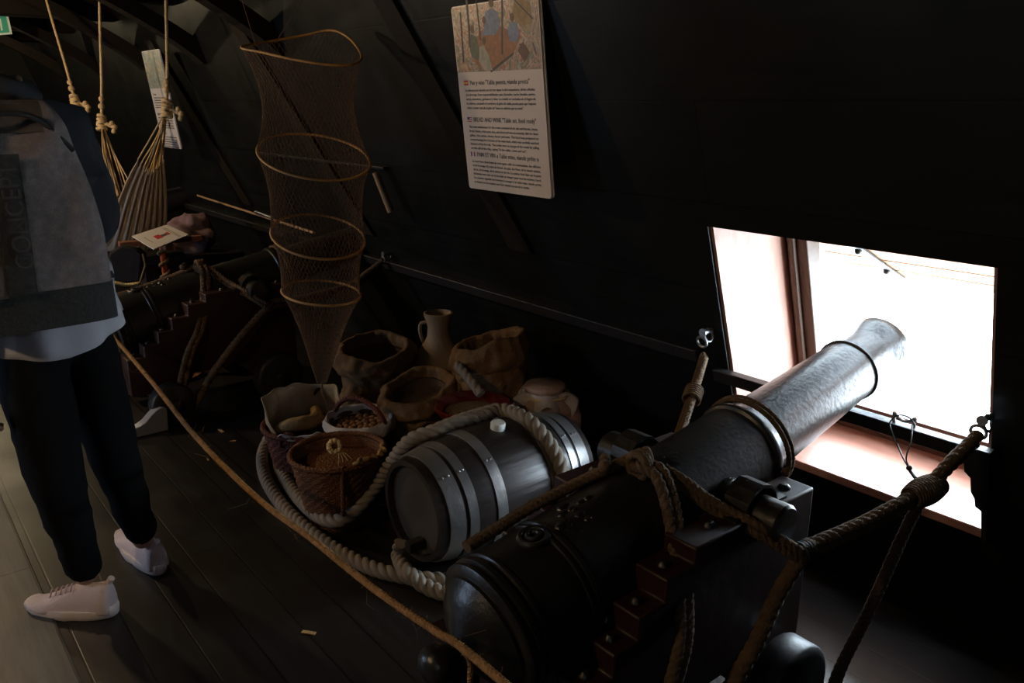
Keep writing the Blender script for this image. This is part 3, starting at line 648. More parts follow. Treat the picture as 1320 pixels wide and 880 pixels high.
def basket(loc, r0, r1, h, mname, name, label, seed=0, flare=.02, rows=14, sq=1):
    g = thing(name, label, 'basket', (loc[0], loc[1], 0))
    seg = 96; n = rows*4
    pr = [(r0, 0)]+[(r0+(r1-r0)*(i/n)**.8, h*i/n) for i in range(n+1)]
    def fn(p, a, j):
        w_ = .0035*math.sin(24*a+(PI if (j//4) % 2 else 0))*abs(math.sin(PI*(j % 4)/4+.3)); k = 1+w_/max(.02, math.hypot(p.x, p.y))
        return Vector((p.x*k, p.y*k*sq, p.z))
    MB().lathe(pr, seg, Matrix.Translation((loc[0], loc[1], 0)), caps=False, fn=fn).build('body', M[mname], g, smooth=60)
    MB().lathe([(r1-.012, h*.98), (r1*.85, h*.5), (r0*.9, .02), (.001, .02)], 48, Matrix.Translation((loc[0], loc[1], 0)), caps=False, fn=lambda p, a, j: Vector((p.x, p.y*sq, p.z))).build('lining', M[mname], g, smooth=60)
    rp = [(loc[0]+r1*math.cos(2*PI*i/24), loc[1]+r1*sq*math.sin(2*PI*i/24), h) for i in range(24)]
    rope(mb := MB(), rp, .010, closed=True, seg=12); mb.build('rim', M[mname], g, smooth=60)
    return g
# back basket with upright cloth
b1 = basket((1.30, 2.98), .125, .17, .21, 'wickred', 'wicker_basket', 'red-brown wicker basket with stained cloth standing up inside, behind the others')
def cloth_ring(c, r, z0, z1, a0, a1, m, par, seed=1, out=.0, inn=None, n=48, fold=.012, hvar=.02, name='cloth'):
    vs = []; fs = []; rows = 9
    for i in range(n+1):
        a = a0+(a1-a0)*i/n
        for j in range(rows):
            t = j/(rows-1); rr = r+out*t+fold*math.sin(11*a+seed+2*t)*t+.02*noise.noise(Vector((3*math.cos(a), 3*math.sin(a), t*2+seed)))
            env = min(1, 5*min(i, n-i)/n+.25)
            z = z0+(z1-z0)*t*env+hvar*noise.noise(Vector((2.5*math.cos(a)+seed, 2.5*math.sin(a), 0)))*t
            vs.append((c[0]+rr*math.cos(a), c[1]+rr*math.sin(a), z))
    for i in range(n):
        for j in range(rows-1): q = i*rows+j; fs.append((q, q+rows, q+rows+1, q+1))
    mb = MB(); mb.add(vs, fs); o = mb.build(name, m, par, smooth=179)
    s = o.modifiers.new('t', 'SOLIDIFY'); s.thickness = .004; s.offset = 0
    return o
cl = cloth_ring((1.30, 2.98), .145, .18, .33, R(-40), R(200), M['clothtan'], None, 4, .012, fold=.002, hvar=.012)
tag(cl, 'stained tan cloth standing up round the inside of the back basket', 'cloth')
cl = cloth_ring((1.30, 2.98), .160, .20, .235, R(205), R(270), M['cloth'], None, 2, .02, name='cloth')
tag(cl, 'small pale cloth fold on the left rim of the back basket', 'cloth')
torus(mb := MB(), (0, 0, 0), .05, .007, seg=20)
def arch(c, r, h, yaw, rad, m, par, n=20, name='handle', sq=1):
    d = Vector((math.cos(yaw), math.sin(yaw), 0)); P_ = [Vector((c[0], c[1], c[2]))+d*(r*math.cos(PI*i/n))+Vector((0, 0, h*math.sin(PI*i/n))) for i in range(n+1)]
    rope(mb := MB(), P_, rad, seg=10); return mb.build(name, m, par, smooth=60)
arch((1.44, 3.08, .21), .055, .10, R(-35), .008, M['wickred'], b1)
arch((1.18, 2.87, .17), .04, .06, R(130), .008, M['wickred'], b1)
# bread in it
mb = MB(); c = V(1.26, 2.93, .215)
mb.tube(smooth_path([c+V(-.09, .05, .0), c+V(-.05, -.0, .025), c+V(.0, -.025, .03), c+V(.05, -.005, .02), c+V(.085, .03, .03), c+V(.09, .06, .045)], .008), lambda t: .018+.012*math.sin(PI*t), 12)
tag(mb.build('bread_roll', M['bread'], smooth=60), 'curved golden bread crust lying in the back basket', 'bread', 'bread in the back basket')
mb = MB().ball((1.33, 3.0, .205), .055, 20, 12, (1.3, .9, .55), fn=lambda p: .006*noise.noise(p*3)); tag(mb.build('bread_loaf', M['bread'], smooth=60), 'low brown loaf beside the curved crust in the back basket', 'bread', 'bread in the back basket')
# small white-lined basket of nuts
b2 = basket((1.425, 2.735), .085, .125, .26, 'wicker', 'wicker_basket', 'small wicker basket lined in white cloth and full of nuts')
MB().lathe([(.112, .215), (.118, .262), (.124, .283), (.134, .287), (.142, .278), (.143, .255), (.138, .235)], 72, Matrix.Translation((1.425, 2.735, 0)), caps=False,
    fn=lambda p, a, j: Vector((p.x*(1+.03*math.sin(8*a+j)), p.y*(1+.03*math.sin(8*a+j)), p.z+.008*noise.noise(Vector((2*math.cos(a), 2*math.sin(a), 1)))))).build('cloth_lining', M['cloth'], b2, smooth=60, label='white cloth lining')
arch((1.425, 2.735, .25), .135, .11, R(-70), .010, M['wickred'], b2)
def nutfn(p): return .0016*noise.noise(p*5)
nut0 = MB().ball((0, 0, 0), .0155, 12, 8, (1.15, 1, 1), fn=nutfn).build('walnut', M['nut'], smooth=60)
NG = 'nuts in the white-lined basket'; first = True
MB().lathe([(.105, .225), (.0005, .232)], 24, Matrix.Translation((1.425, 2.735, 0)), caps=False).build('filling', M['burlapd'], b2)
cnt = 0
for ring_, n_ in ((0, 1), (.028, 6), (.056, 12), (.083, 18)):
    for i in range(n_):
        a = 2*PI*i/n_+ring_*9; o = nut0 if first else nut0.copy()
        if not first: COL.objects.link(o)
        first = False
        o.location = (1.425+ring_*math.cos(a), 2.735+ring_*math.sin(a), .247+random.uniform(-.002, .006)-.05*ring_); o.rotation_euler = (random.random()*3, random.random()*3, random.random()*3)
        tag(o, 'brown nut in the small white-lined basket', 'nut', NG)
# tall brown bag-basket in front
b3 = basket((1.215, 2.515), .115, .172, .27, 'wicker', 'wicker_basket', 'large plain brown wicker basket in front, inside the rope coil', sq=.95, rows=18)
MB().tube(smooth_path([(1.215+.17*math.cos(R(a)), 2.515+.165*math.sin(R(a)), z) for a, z in ((250, .285), (248, .24), (247, .16), (246, .06))], .01), .008, 8).build('strap', M['wicker'], b3)
mb = MB()
for k in range(5):
    a0 = R(262+13*k); P_ = [(1.215+(.170+.010*math.sin(t*6))*math.cos(a0+t*.25), 2.515+(.166+.010*math.sin(t*6))*math.sin(a0+t*.25), .285+.010*math.sin(t*PI+k)) for t in [i/8 for i in range(9)]]
    mb.tube(P_, .007, 7)
mb.build('twisted_husk', M['bread'], b3, smooth=60)
MB().lathe([(.155, .225), (.08, .235), (.0005, .24)], 30, Matrix.Translation((1.215, 2.515, 0)), caps=False, fn=lambda p, a, j: Vector((p.x, p.y*.95, p.z+.01*noise.noise(p*20)))).build('cover_cloth', M['wicker'], b3)
# pale dried rosette on the rim
rc = at(431, 575, z=.300); rr_ = (Vector((0, 0, CAMH))-rc).to_track_quat('Z', 'Y').to_matrix()
mb = MB(); torus(mb, rc, .020, .009, rr_, 24, 8)
for k in range(9):
    a = 2*PI*k/9; d = rr_ @ Vector((math.cos(a), math.sin(a), .1)); mb.ball(rc+d*.020, .010, 8, 6, (1, 1, 1))
for k in range(4): d = V(-.01+.012*k, -.005, 0); mb.tube(smooth_path([rc+V(.01, -.01, -.01), rc+d+V(.015, -.015, -.04), rc+d*2+V(.02, -.01, -.08)], .01), .002, 5)
tag(mb.build('dried_garlic', M['hemp'], smooth=60), 'pale dried garlic-like rosette on the rim between the two front baskets', 'garlic')

# ================================================================ fish trap of hoops and net
ft = thing('fish_trap', 'hanging net fish trap on four cane hoops', 'fish trap', (1.5, 2.95, 0))
D = 3.25
def hoopring(cu, cv, wpx, hpx, roll, n=48, saddle=0, D=D):
    c = at(cu, cv, d=D); rx = wpx/2/FPX*D
    to = (Vector((0, 0, CAMH))-c); e = math.asin(min(.9, hpx/wpx))
    right = Vector((_cy, -_sy, 0)); upv = Vector((0, 0, 1)); view = to.normalized(); upc = view.cross(right)*-1
    upc = (upv-view*upv.dot(view)).normalized(); rt = right; 
    rt2 = (rt*math.cos(roll)+upc*math.sin(roll)); up2 = (upc*math.cos(roll)-rt*math.sin(roll))
    dep = -view*math.cos(e)+up2*math.sin(e)      # the hoop's second axis leans away and up
    return [c+rt2*(rx*math.cos(2*PI*i/n))+dep*(rx*math.sin(2*PI*i/n))+up2*(saddle*math.cos(4*PI*i/n+.8)) for i in range(n)]
def pxring(L): 
    P_ = smooth_path([at(u, v, d=D+dd) for u, v, dd in L], .01, True); return [P_[int(i*len(P_)/48)] for i in range(48)]
hoop1 = pxring([(466, 72, 0), (452, 51, .10), (428, 39, .16), (390, 46, .18), (345, 54, .12), (311, 61, 0), (340, 68, -.10), (385, 78, -.16), (430, 84, -.15), (457, 82, -.09)])
hoops = [hoop1, hoopring(404.5, 201, 146, 56, R(-7)), hoopring(410, 304, 122, 56, R(-6)), hoopring(414, 377, 102, 32, R(-3))]
for h_ in hoops:
    mb = MB().tube(h_, .0052, 8, closed=True); mb.build('hoop', M['hoop'], ft, smooth=60)
end = at(415, 492, d=D+.05)
mb = MB(); NA = 60
secs = []
def lerp_ring(Ra, Rb, t, pinch): 
    n = len(Ra); ca = sum(Ra, Vector())/n; cb = sum(Rb, Vector())/n; c = ca.lerp(cb, t)
    return [c+(Ra[i].lerp(Rb[i], t)-c)*(1-pinch*math.sin(PI*t)) for i in range(n)]
tip = [end+V(.02*math.cos(2*PI*i/48), .02*math.sin(2*PI*i/48), 0) for i in range(48)]
for (Ra, Rb, k, pi_) in ((hoops[0], hoops[1], 20, .20), (hoops[1], hoops[2], 16, .10), (hoops[2], hoops[3], 12, .08), (hoops[3], tip, 18, .12)):
    for j in range(k): secs.append(lerp_ring(Ra, Rb, j/k, pi_))
secs.append(tip)
def samp(ring, a): a = (a % 1)*48; i = int(a); return ring[i % 48].lerp(ring[(i+1) % 48], a-i)
def thin(a, b, r):
    mb.tube([a, b], r, 3, caps=False)
for j in range(len(secs)-1):
    for i in range(NA):
        o_ = .5*(j % 2)
        jit = lambda q, jj: samp(secs[jj], q/NA+.004*noise.noise(Vector((q*.7, jj*.5, 1))))
        a = jit(i+o_, j)
        thin(a, jit(i+(.5 if j % 2 == 0 else 1.0), j+1), .0010)
        thin(a, jit(i+(-.5 if j % 2 == 0 else 0.0), j+1), .0010)
mb.build('net', M['net'], ft, smooth=None)
MB().tube([at(355, 55, d=D), at(390, 0, d=D-.05), at(404, -30, d=D-.08)], .0018, 5).build('hanging_line', M['net'], ft)
MB().tube([at(330, 60, d=D), at(318, 20, d=D+.1), at(300, -40, d=D+.2)], .0012, 5).build('hanging_line', M['net'], ft)
MB().tube([end, end+V(.0, .01, -.05), end+V(.03, .02, -.12)], .004, 6).build('tail_line', M['net'], ft)

# ================================================================ information boards
def board(pTL, pBR_, yA, yB, x_top, x_bot, zt, zb, label, kind):
    g = thing('information_board', label, 'sign', (x_bot, (yA+yB)/2, zb))
    h = math.hypot(zt-zb, x_top-x_bot); w_ = abs(yB-yA)
    # local frame: X right (towards the camera end), Y up, Z out of the board
    ex = Vector((0, -1, 0)); ey = Vector((x_top-x_bot, 0, zt-zb)).normalized(); ez = ex.cross(ey)
    F = Matrix((( ex.x, ey.x, ez.x, x_bot), (ex.y, ey.y, ez.y, max(yA, yB)), (ex.z, ey.z, ez.z, zb), (0, 0, 0, 1)))
    return g, F, w_, h
def flat(F, x0, x1, y0, y1, z, t=.0003): 
    mb = MB(); mb.add([(x0, y0, z), (x1, y0, z), (x1, y1, z), (x0, y1, z), (x0, y0, z+t), (x1, y0, z+t), (x1, y1, z+t), (x0, y1, z+t)],
        [(0, 3, 2, 1), (4, 5, 6, 7), (0, 1, 5, 4), (1, 2, 6, 5), (2, 3, 7, 6), (3, 0, 4, 7)], 0, F); return mb
def rounded(F, w_, h, r, z0, z1):
    P_ = []
    for cx, cy, a0 in ((w_-r, r, -90), (w_-r, h-r, 0), (r, h-r, 90), (r, r, 180)):
        for k in range(5): a = R(a0+90*k/4); P_.append((cx+r*math.cos(a), cy+r*math.sin(a)))
    return MB().prism(P_, lambda x, y: F @ Vector((x, y, z0)), lambda x, y: F @ Vector((x, y, z1)))
XT, XB = 1.80, 1.87
yL = at(605, 242, x=XB).y; yR = at(711, 253, x=XB).y; zb_ = at(605, 242, x=XB).z; zt_ = at(590, 8, x=XT).z
g, F, bw, bh = board(None, None, yL, yR, XT, XB, zt_, zb_, 'tall white board with galley picture and three-language text, hung on the dark wall', 'near')
rounded(F, bw, bh, .012, -.008, 0).build('panel', M['white'], g, bevel=0)
rounded(F, bw+.004, bh, .012, -.0125, -.0082).build('backing', M['edge'], g)
flat(F, .004, bw-.004, bh*.655, bh-.004, .0003).build('picture', M['pic'], g, smooth=None)
def tx(s, x, y, size, m='ink', sx=.9, name='lettering', fit=None): return text_obj(s, size, name, M[m], g, F @ Matrix.Translation((x, y, .0008)), sx=sx, fit=fit)
def flag(x, y, cols, vert, w=.026, h=.017):
    n = len(cols)
    mb = MB()
    for i, c in enumerate(cols):
        f = flat(F, x+(w*i/n if vert else 0), x+(w*(i+1)/n if vert else w), y+(0 if vert else h*(n-1-i)/n), y+(h if vert else h*(n-i)/n), .0006)
        mb.add(f.v, f.f, i)
    mb.build('flag', [M[c] for c in cols], g, smooth=None)
hy_ = [bh*.585, bh*.385, bh*.190]
flag(.035, hy_[0], ['red', 'yellow', 'red'], False); flag(.035, hy_[1], ['red', 'paper', 'red', 'paper', 'red'], False); flag(.035, hy_[2], ['blue', 'paper', 'red'], True)
flat(F, .035, .047, hy_[1]+.008, hy_[1]+.017, .001).build('flag_canton', M['blue'], g)
tx('Pan y vino "Tabla puesta, vianda presta"', .072, hy_[0]+.001, .0225, fit=bw*.70)
tx('BREAD AND WINE "Table set, food ready"', .072, hy_[1]+.001, .0225, fit=bw*.74)
tx('PAIN ET VIN « Table mise, viande prête »', .072, hy_[2]+.001, .0225, fit=bw*.74)
es = ['La alimentación abordo era de tres tipos: la del comandante, de los oficiales', 'y la de tropa. Eran responsabilidades: pan, bizcocho, carne, bacalao, queso,', 'arroz, menestras, garbanzos y vino. La comida se cocinaba en el fogón de', 'la cubierta, avisando el ranchero al grito de tabla puesta para que bajasen', 'todos a comer cada día al grito de "mesa en cubierta que va coma".']
en = ['The crew maintenance for the crews consisted of oil, salt and biscuits, beans,', 'bread, cheese, chick peas, rice, and dried cod was an everyday dish for them', 'galleys, rice, stews, cheese, bacon and wine. The food was prepared on', 'a stove burning fires because of the main deck, which was carefully watched', 'because of the fire risk. The cooks were in charge of the meals by calling', 'on the call of the ship, saying "In the table, come and eat".']
fr = ['La nourriture abord était de trois types: celle du commandant, des officiers', 'et de la troupe. Il y avait du biscuit, du pain, des fèves, de la viande séchée,', 'du riz, du fromage, de la morue et du vin. La cuisine était faite sur le pont', 'du bateau avec soin car le feu était un danger pour tous les marins à bord.', 'Le cuisinier appelait les hommes à manger à la table mise, viande prête,', 'et chaque jour ils venaient avec leur assiette au son de la cloche.']
for k, (L_, y) in enumerate(((es, hy_[0]-.022), (en, hy_[1]-.022), (fr, hy_[2]-.022))):
    for i, l in enumerate(L_): tx(l, .040, y-.0155*i, .0125, fit=bw*(.82 if i < len(L_)-1 else .68), name='lettering')
# loose figures in the picture: a seated circle round a table
def blob(F, cx, cy, rx, ry, m, z=.0012, a=0, n=14):
    P_ = [(cx+rx*math.cos(2*PI*i/n)*math.cos(a)-ry*math.sin(2*PI*i/n)*math.sin(a), cy+rx*math.cos(2*PI*i/n)*math.sin(a)+ry*math.sin(2*PI*i/n)*math.cos(a)) for i in range(n)]
    MB().prism(P_, lambda x, y: F @ Vector((x, y, z-.0003)), lambda x, y: F @ Vector((x, y, z))).build('painted_figure', m, g, smooth=None)
pc = {k: mat('paint_'+k, v, .5, var=.35, vscale=60) for k, v in dict(brown=(.20, .09, .05), blue=(.30, .36, .46), green=(.16, .18, .10), cream=(.55, .48, .34), orange=(.50, .20, .07), dark=(.08, .06, .06), blonde=(.5, .3, .1)).items()}
P0 = bh*.66
def poly(P_, m, z=.0011):
    MB().prism(P_, lambda x, y: F @ Vector((x, P0+y, z-.0003)), lambda x, y: F @ Vector((x, P0+y, z))).build('painted_shape', pc[m], g, smooth=None)
poly([(.12, .02), (.20, .0), (.34, .055), (.38, .10), (.24, .155), (.16, .13), (.10, .07)], 'orange')
poly([(.20, .0), (.34, .055), (.335, .045), (.205, -.008)], 'dark', .0012)
poly([(.17, .115), (.19, .145), (.20, .19), (.235, .20), (.27, .185), (.275, .14), (.25, .115)], 'blue', .0013)
poly([(.10, .045), (.085, .10), (.105, .125), (.135, .115), (.15, .07), (.14, .035)], 'green', .0013)
poly([(.14, .03), (.15, .08), (.175, .085), (.20, .05), (.215, .0), (.17, .0)], 'cream', .0014)
poly([(.32, .09), (.315, .13), (.335, .15), (.365, .145), (.375, .11), (.36, .085)], 'blue', .0013)
poly([(.34, .17), (.39, .13), (.44, .14), (.44, .20), (.37, .225)], 'blonde', .0012)
poly([(.36, .06), (.39, .085), (.42, .05), (.39, .02)], 'brown', .0012)
for (cx, cy, r_) in ((.237, .218, .013), (.115, .140, .011), (.180, .098, .010), (.343, .163, .011), (.19, .165, .010)):
    blob(F, cx, P0+cy, r_, r_*1.25, pc['brown'], .0016)
for (x0, y0, x1, y1, w_) in ((.045, .03, .055, .20, .004), (.095, .08, .10, .24, .005), (.275, .05, .30, .235, .004), (.16, .10, .155, .24, .003), (.33, .24, .45, .15, .004)):
    poly([(x0-w_, y0), (x0+w_, y0), (x1+w_, y1), (x1-w_, y1)], 'dark', .0015)
# far board
XT2, XB2 = 1.70, 1.77
ya = at(182, 65, x=XT2).y; yb = at(204, 57, x=XT2).y
g, F, bw, bh = board(None, None, ya, yb, XT2, XB2, 1.82, 1.19, 'pale white board with greenish picture, hanging far back beside the hammock rope', 'far')
rounded(F, bw, bh, .012, -.008, 0).build('panel', M['whitefar'], g)
flat(F, .004, bw-.004, bh*.62, bh-.004, .0003).build('picture', M['picfar'], g, smooth=None)
for k, yy in enumerate((bh*.55, bh*.34, bh*.14)):
    for i in range(5): text_obj('La dotación del navío dormía en coys colgados en la cubierta', .013, 'lettering', M['ink'], g, F @ Matrix.Translation((.04, yy-.02-.016*i, .0008)), sx=.95)
    text_obj(('Los coys', 'HAMMOCKS', 'LES HAMACS')[k], .022, 'lettering', M['ink'], g, F @ Matrix.Translation((.04, yy, .0008)), sx=.9)
# exit sign
ex_ = thing('exit_sign', 'small green and white exit sign at the far end of the deck', 'sign', (1.0, 7.6, 2.0))
pC = [at(u, v, y=7.6) for u, v in ((-26, 20), (9.5, 17), (15.5, 44), (-22, 47))]
def quad_plate(P_, t, name, m, par, inset=0, lift=0):
    c = sum(P_, Vector())/4; Q = [c+(p-c)*(1-inset) for p in P_]; d = Vector((0, -t, 0)); l = Vector((0, -lift, 0))
    mb = MB(); mb.add([q+l for q in Q]+[q+d+l for q in Q], [(0, 1, 2, 3), (7, 6, 5, 4)]+[(i, i+4, (i+1) % 4+4, (i+1) % 4) for i in range(4)]); return mb.build(name, m, par, smooth=None)
quad_plate(pC, .012, 'frame', M['signwhite'], ex_); quad_plate(pC, .006, 'panel', M['green'], ex_, .18, .012)
c = sum(pC, Vector())/4
dx_ = (pC[1]-pC[0]); dz_ = (pC[0]-pC[3])
for (P_, nm) in (([(.02, -.30), (.02, .2), (.05, .30), (.14, .33), (.2, .25), (.22, -.30), (.15, -.30), (.14, .15), (.08, .15), (.08, -.30)], 'doorway_symbol'), ([(-.33, 0), (-.2, .16), (-.2, .05), (-.05, .05), (-.05, -.05), (-.2, -.05), (-.2, -.16)], 'arrow_symbol')):
    MB().prism(P_, lambda x, z: c+dx_*x+dz_*z+V(0, -.0185, 0), lambda x, z: c+dx_*x+dz_*z+V(0, -.021, 0)).build(nm, M['signwhite'], ex_, smooth=None)
MB().tube([c+V(0, 0, .05), c+V(0, 0, 2.2-c.z)], .006, 6).build('hanger', M['lampmetal'], ex_)

# ================================================================ hammocks
def make_hammock(endA, topA, endB, topB, low, w, label, seed=0, mid=.5):
    """endA/endB: clew knots, topA/topB: where the ropes meet the beams, low: lowest point"""
    g = thing('hammock', label, 'hammock', (low.x, low.y, low.z))
    ax_ = (endB-endA); ax_.z = 0; ax_.normalize(); pr_ = Vector((ax_.y, -ax_.x, 0))
    P_ = smooth_path([endA, endA.lerp(low, .5)+V(0, 0, .03), low, endB.lerp(low, .5)+V(0, 0, .03), endB], .02)
    n = len(P_); c0, c1 = .27, .78; seg = 54; vs = []; fs = []; rows = 0; edgeA = []; edgeB = []
    for i, p in enumerate(P_):
        t = i/(n-1)
        if t < c0 or t > c1: continue
        q = min(t-c0, c1-t)/(c1-c0)*2; ww = w*(.42+.58*math.sin(q*PI/2)); row = []
        for k in range(seg+1):
            s = 2*k/seg-1; f = .030*(1.2-q)*math.sin(s*26+seed)+.006*math.sin(s*51+2)
            row.append(p+pr_*(s*ww/2)+Vector((0, 0, (s*s*.30-.15)*ww*.6))+Vector((ax_.x*f, ax_.y*f, f*.8))+Vector((0, 0, .03*abs(s)*(1-q))))
        if rows == 0: edgeA = row
        edgeB = row; vs += row; rows += 1
    for j in range(rows-1):
        for k in range(seg): a = j*(seg+1)+k; fs.append((a, a+1, a+seg+2, a+seg+1))
    mb = MB(); mb.add(vs, fs); o = mb.build('canvas', M['canvas'], g, smooth=179)
    s_ = o.modifiers.new('t', 'SOLIDIFY'); s_.thickness = .003
    for (e, kn) in ((edgeA, endA), (edgeB, endB)):
        for k in range(0, seg+1, 6):
            p = e[k]; m2 = p.lerp(kn, .55)+V(random.uniform(-.012, .012), random.uniform(-.012, .012), -.01)
            MB().tube(smooth_path([p, m2, kn+(p-kn)*.04], .02), .0042, 6).build('clew_line', M['hemp'], g, smooth=60)
    for (kn, tp) in ((endA, topA), (endB, topB)):
        rope(mb := MB(), [kn, kn.lerp(tp, .3)+V(.004, 0, 0), kn.lerp(tp, .7), tp], .0085, seg=12); mb.build('hanging_rope', M['hemp'], g, smooth=60)
        mb = MB()
        d = (tp-kn).normalized(); 
        for k in range(5): torus(mb, kn+d*(.02*k-.04), .024-.0015*k, .011, (d+V(.2*math.sin(k*2), .2*math.cos(k*3), 0)).to_track_quat('Z', 'Y').to_matrix(), 18, 8)
        mb.ball(kn+d*.10, .02, 10, 8); mb.ball(kn+d*.145, .017, 10, 8)
        rope(mb, [kn+V(.0, 0, .0), kn+V(.03, -.024, -.012), kn+V(.058, -.046, -.028)], .012, seg=10)
        for q_ in ((.050, -.040, -.005), (.062, -.050, -.028), (.056, -.045, -.052)): mb.ball(kn+V(*q_), .017, 10, 8, fn=lambda p: .003*noise.noise(p*4))
        mb.build('knot', M['hemp'], g, smooth=60)
    return g
hA = at(131, 158, y=5.75); hB = at(215, 140, y=4.85)
tA = at(131, -8, y=4.40); tA.z = 2.2; tA = Vector((at(130, -8, y=5.8).x, 5.8, 2.2)); tB = Vector((at(220, 8, y=4.88).x, 4.88, 2.2))
low = at(172, 322, y=5.3)
make_hammock(hA, tA, hB, tB, low, .36, 'cream canvas hammock hanging by golden ropes behind the man', 1)
hC = at(97, 132, y=6.1); tC = at(62, 22, y=6.5); tC = Vector((tC.x, tC.y, 2.2))
make_hammock(Vector((hC.x-.5, hC.y+1.5, hC.z)), Vector((hC.x-.6, hC.y+1.9, 2.2)), hC, tC, hC+V(-.25, .7, -.6), .34, 'farther hammock, its reddish doubled rope above the man\'s shoulder', 4)

# ================================================================ sign stand with white card
sb = at(209, 335, y=4.56); st = thing('sign_stand', 'orange rope-wound pole carrying crossed brown arms, behind the second cannon', 'stand', (sb.x, 4.56, 0))
topz = at(207, 318, y=4.56).z
MB().lathe([(.13, 0), (.13, .02), (.03, .04), (.018, .05)], 28, Matrix.Translation((sb.x, 4.56, 0))).build('base', M['wood'], st)
MB().tube([(sb.x, 4.56, .04), (sb.x, 4.56, topz)], .016, 14).build('pole', M['orange'], st, label='orange painted pole')
P_ = [(sb.x+.021*math.cos(a), 4.56+.021*math.sin(a), .15+.0105*a) for a in [i*.35 for i in range(int((topz-.15)/.0105/.35))]]
MB().tube(P_, .0095, 8).build('rope_wrap', M['ropegrey'], st, smooth=60)
C4 = [at(170, 304, y=4.50), at(215, 289, y=4.72), at(243, 302, y=4.60), at(198, 321, y=4.38)]
zc = sum(p.z for p in C4)/4
C4 = [at(170, 304, z=zc), at(215, 289.5, z=zc), at(243, 302, z=zc), at(198, 321, z=zc)]
cc = sum(C4, Vector())/4
e1 = (C4[1]-C4[0]); e2 = (C4[3]-C4[0])
ya_ = math.atan2(e1.y, e1.x)
st.location = (cc.x, cc.y, 0)
for ch in [o for o in bpy.data.objects if o.parent == st]: ch.matrix_parent_inverse = Matrix.Translation((-sb.x, -4.56, 0))
for a_, L_ in ((ya_+R(35), .50), (ya_+R(125), .42)):
    MB().box((cc.x, cc.y, zc-.030), (L_, .05, .028), Matrix.Rotation(a_, 3, 'Z')).build('arm', M['wood'], st, bevel=.004)
for o in [o for o in bpy.data.objects if o.parent == st and o.name.startswith('arm')]: o.matrix_parent_inverse = Matrix.Translation((-cc.x, -cc.y, 0))
cdn = thing('card', 'small white card with red print lying on the crossed stand', 'card', cc+V(0, 0, -.012))
mb = MB(); n4 = V(0, 0, .003)
mb.add([p-V(0, 0, .004) for p in C4]+[p for p in C4], [(0, 1, 2, 3), (7, 6, 5, 4)]+[(i, i+4, (i+1) % 4+4, (i+1) % 4) for i in range(4)]); mb.build('sheet', M['card'], cdn, smooth=None)
def cq(x0, x1, y0, y1, m, nm):
    f = lambda x, y: C4[0]+e1*x+e2*y+V(0, 0, .0012)
    mb = MB(); mb.add([f(x0, y0), f(x1, y0), f(x1, y1), f(x0, y1), f(x0, y0)-V(0, 0, .001), f(x1, y0)-V(0, 0, .001), f(x1, y1)-V(0, 0, .001), f(x0, y1)-V(0, 0, .001)], [(0, 3, 2, 1), (4, 5, 6, 7), (0, 1, 5, 4), (1, 2, 6, 5), (2, 3, 7, 6), (3, 0, 4, 7)]); mb.build(nm, M[m], cdn, smooth=None)
cq(.34, .50, .40, .62, 'red', 'red_mark'); cq(.50, .66, .46, .58, 'ink', 'black_mark'); cq(.66, .74, .42, .58, 'red', 'red_mark')
for k in range(2): cq(.78+.05*k, .79+.05*k, .12, .88, 'ink', 'print_line')
cq(.16, .17, .3, .7, 'ink', 'print_line')

# dark leather hat with brass edge lying before the stand, mauve cloth bundle
h0 = at(158, 350, y=4.50)
hat = thing('cocked_hat', 'dark peaked shape like a cocked hat with tarnished gold edging, beside the man\'s elbow', 'hat', (h0.x, h0.y, h0.z-.1))
hr = Vector((_cy, -_sy, 0)); hd = Vector((_sy, _cy, 0))
prof2 = [(-.13, -.06), (.10, -.055), (.135, .10), (.10, .13), (.03, .15), (-.04, .11), (-.09, .03)]
MB().prism(prof2, lambda a, b: h0+hr*a+V(0, 0, b)-hd*.03, lambda a, b: h0+hr*a*.9+V(0, 0, b*.9)+hd*.05).build('crown', M['leather'], hat, bevel=.015, smooth=60)
mb = MB(); rope(mb, [h0+hr*a+V(0, 0, b)-hd*.034 for a, b in ((-.135, -.045), (-.09, -.062), (-.03, -.052), (.03, -.062), (.095, -.055))], .009, pitch=.04); mb.build('gold_trim', M['brass'], hat)
mb = MB(); mb.tube([h0+hr*a+V(0, 0, b)-hd*.036 for a, b in ((.10, -.05), (.14, .04), (.135, .10))], .005, 6); mb.build('gold_trim', M['brass'], hat)
# small wooden chest that carries hat and cloth between the guns
k0 = at(262, 345, y=5.1)
bx_ = thing('sea_chest', 'dark wooden chest under the mauve cloth, between the two far cannons', 'chest', (1.62, 5.42, 0))
MB().box((1.62, 5.42, .25), (.62, .42, .50)).build('body', M['beam'], bx_, bevel=.01)
MB().box((1.62, 5.42, .525), (.65, .45, .05)).build('lid', M['beam'], bx_, bevel=.012)
for s in (-1, 1): MB().box((1.62+.24*s, 5.205, .25), (.03, .012, .50)).build('iron_band', M['ironfit'], bx_)
mb = MB().ball((1.68, 5.42, .672), .14, 36, 24, (1.25, .95, .85), fn=lambda p: .05*noise.noise(p*1.6)+.018*noise.noise(p*5))
tag(mb.build('cloth_bundle', M['mauve'], smooth=179), 'crumpled mauve-grey cloth bundle in the gloom right of the white card', 'cloth')

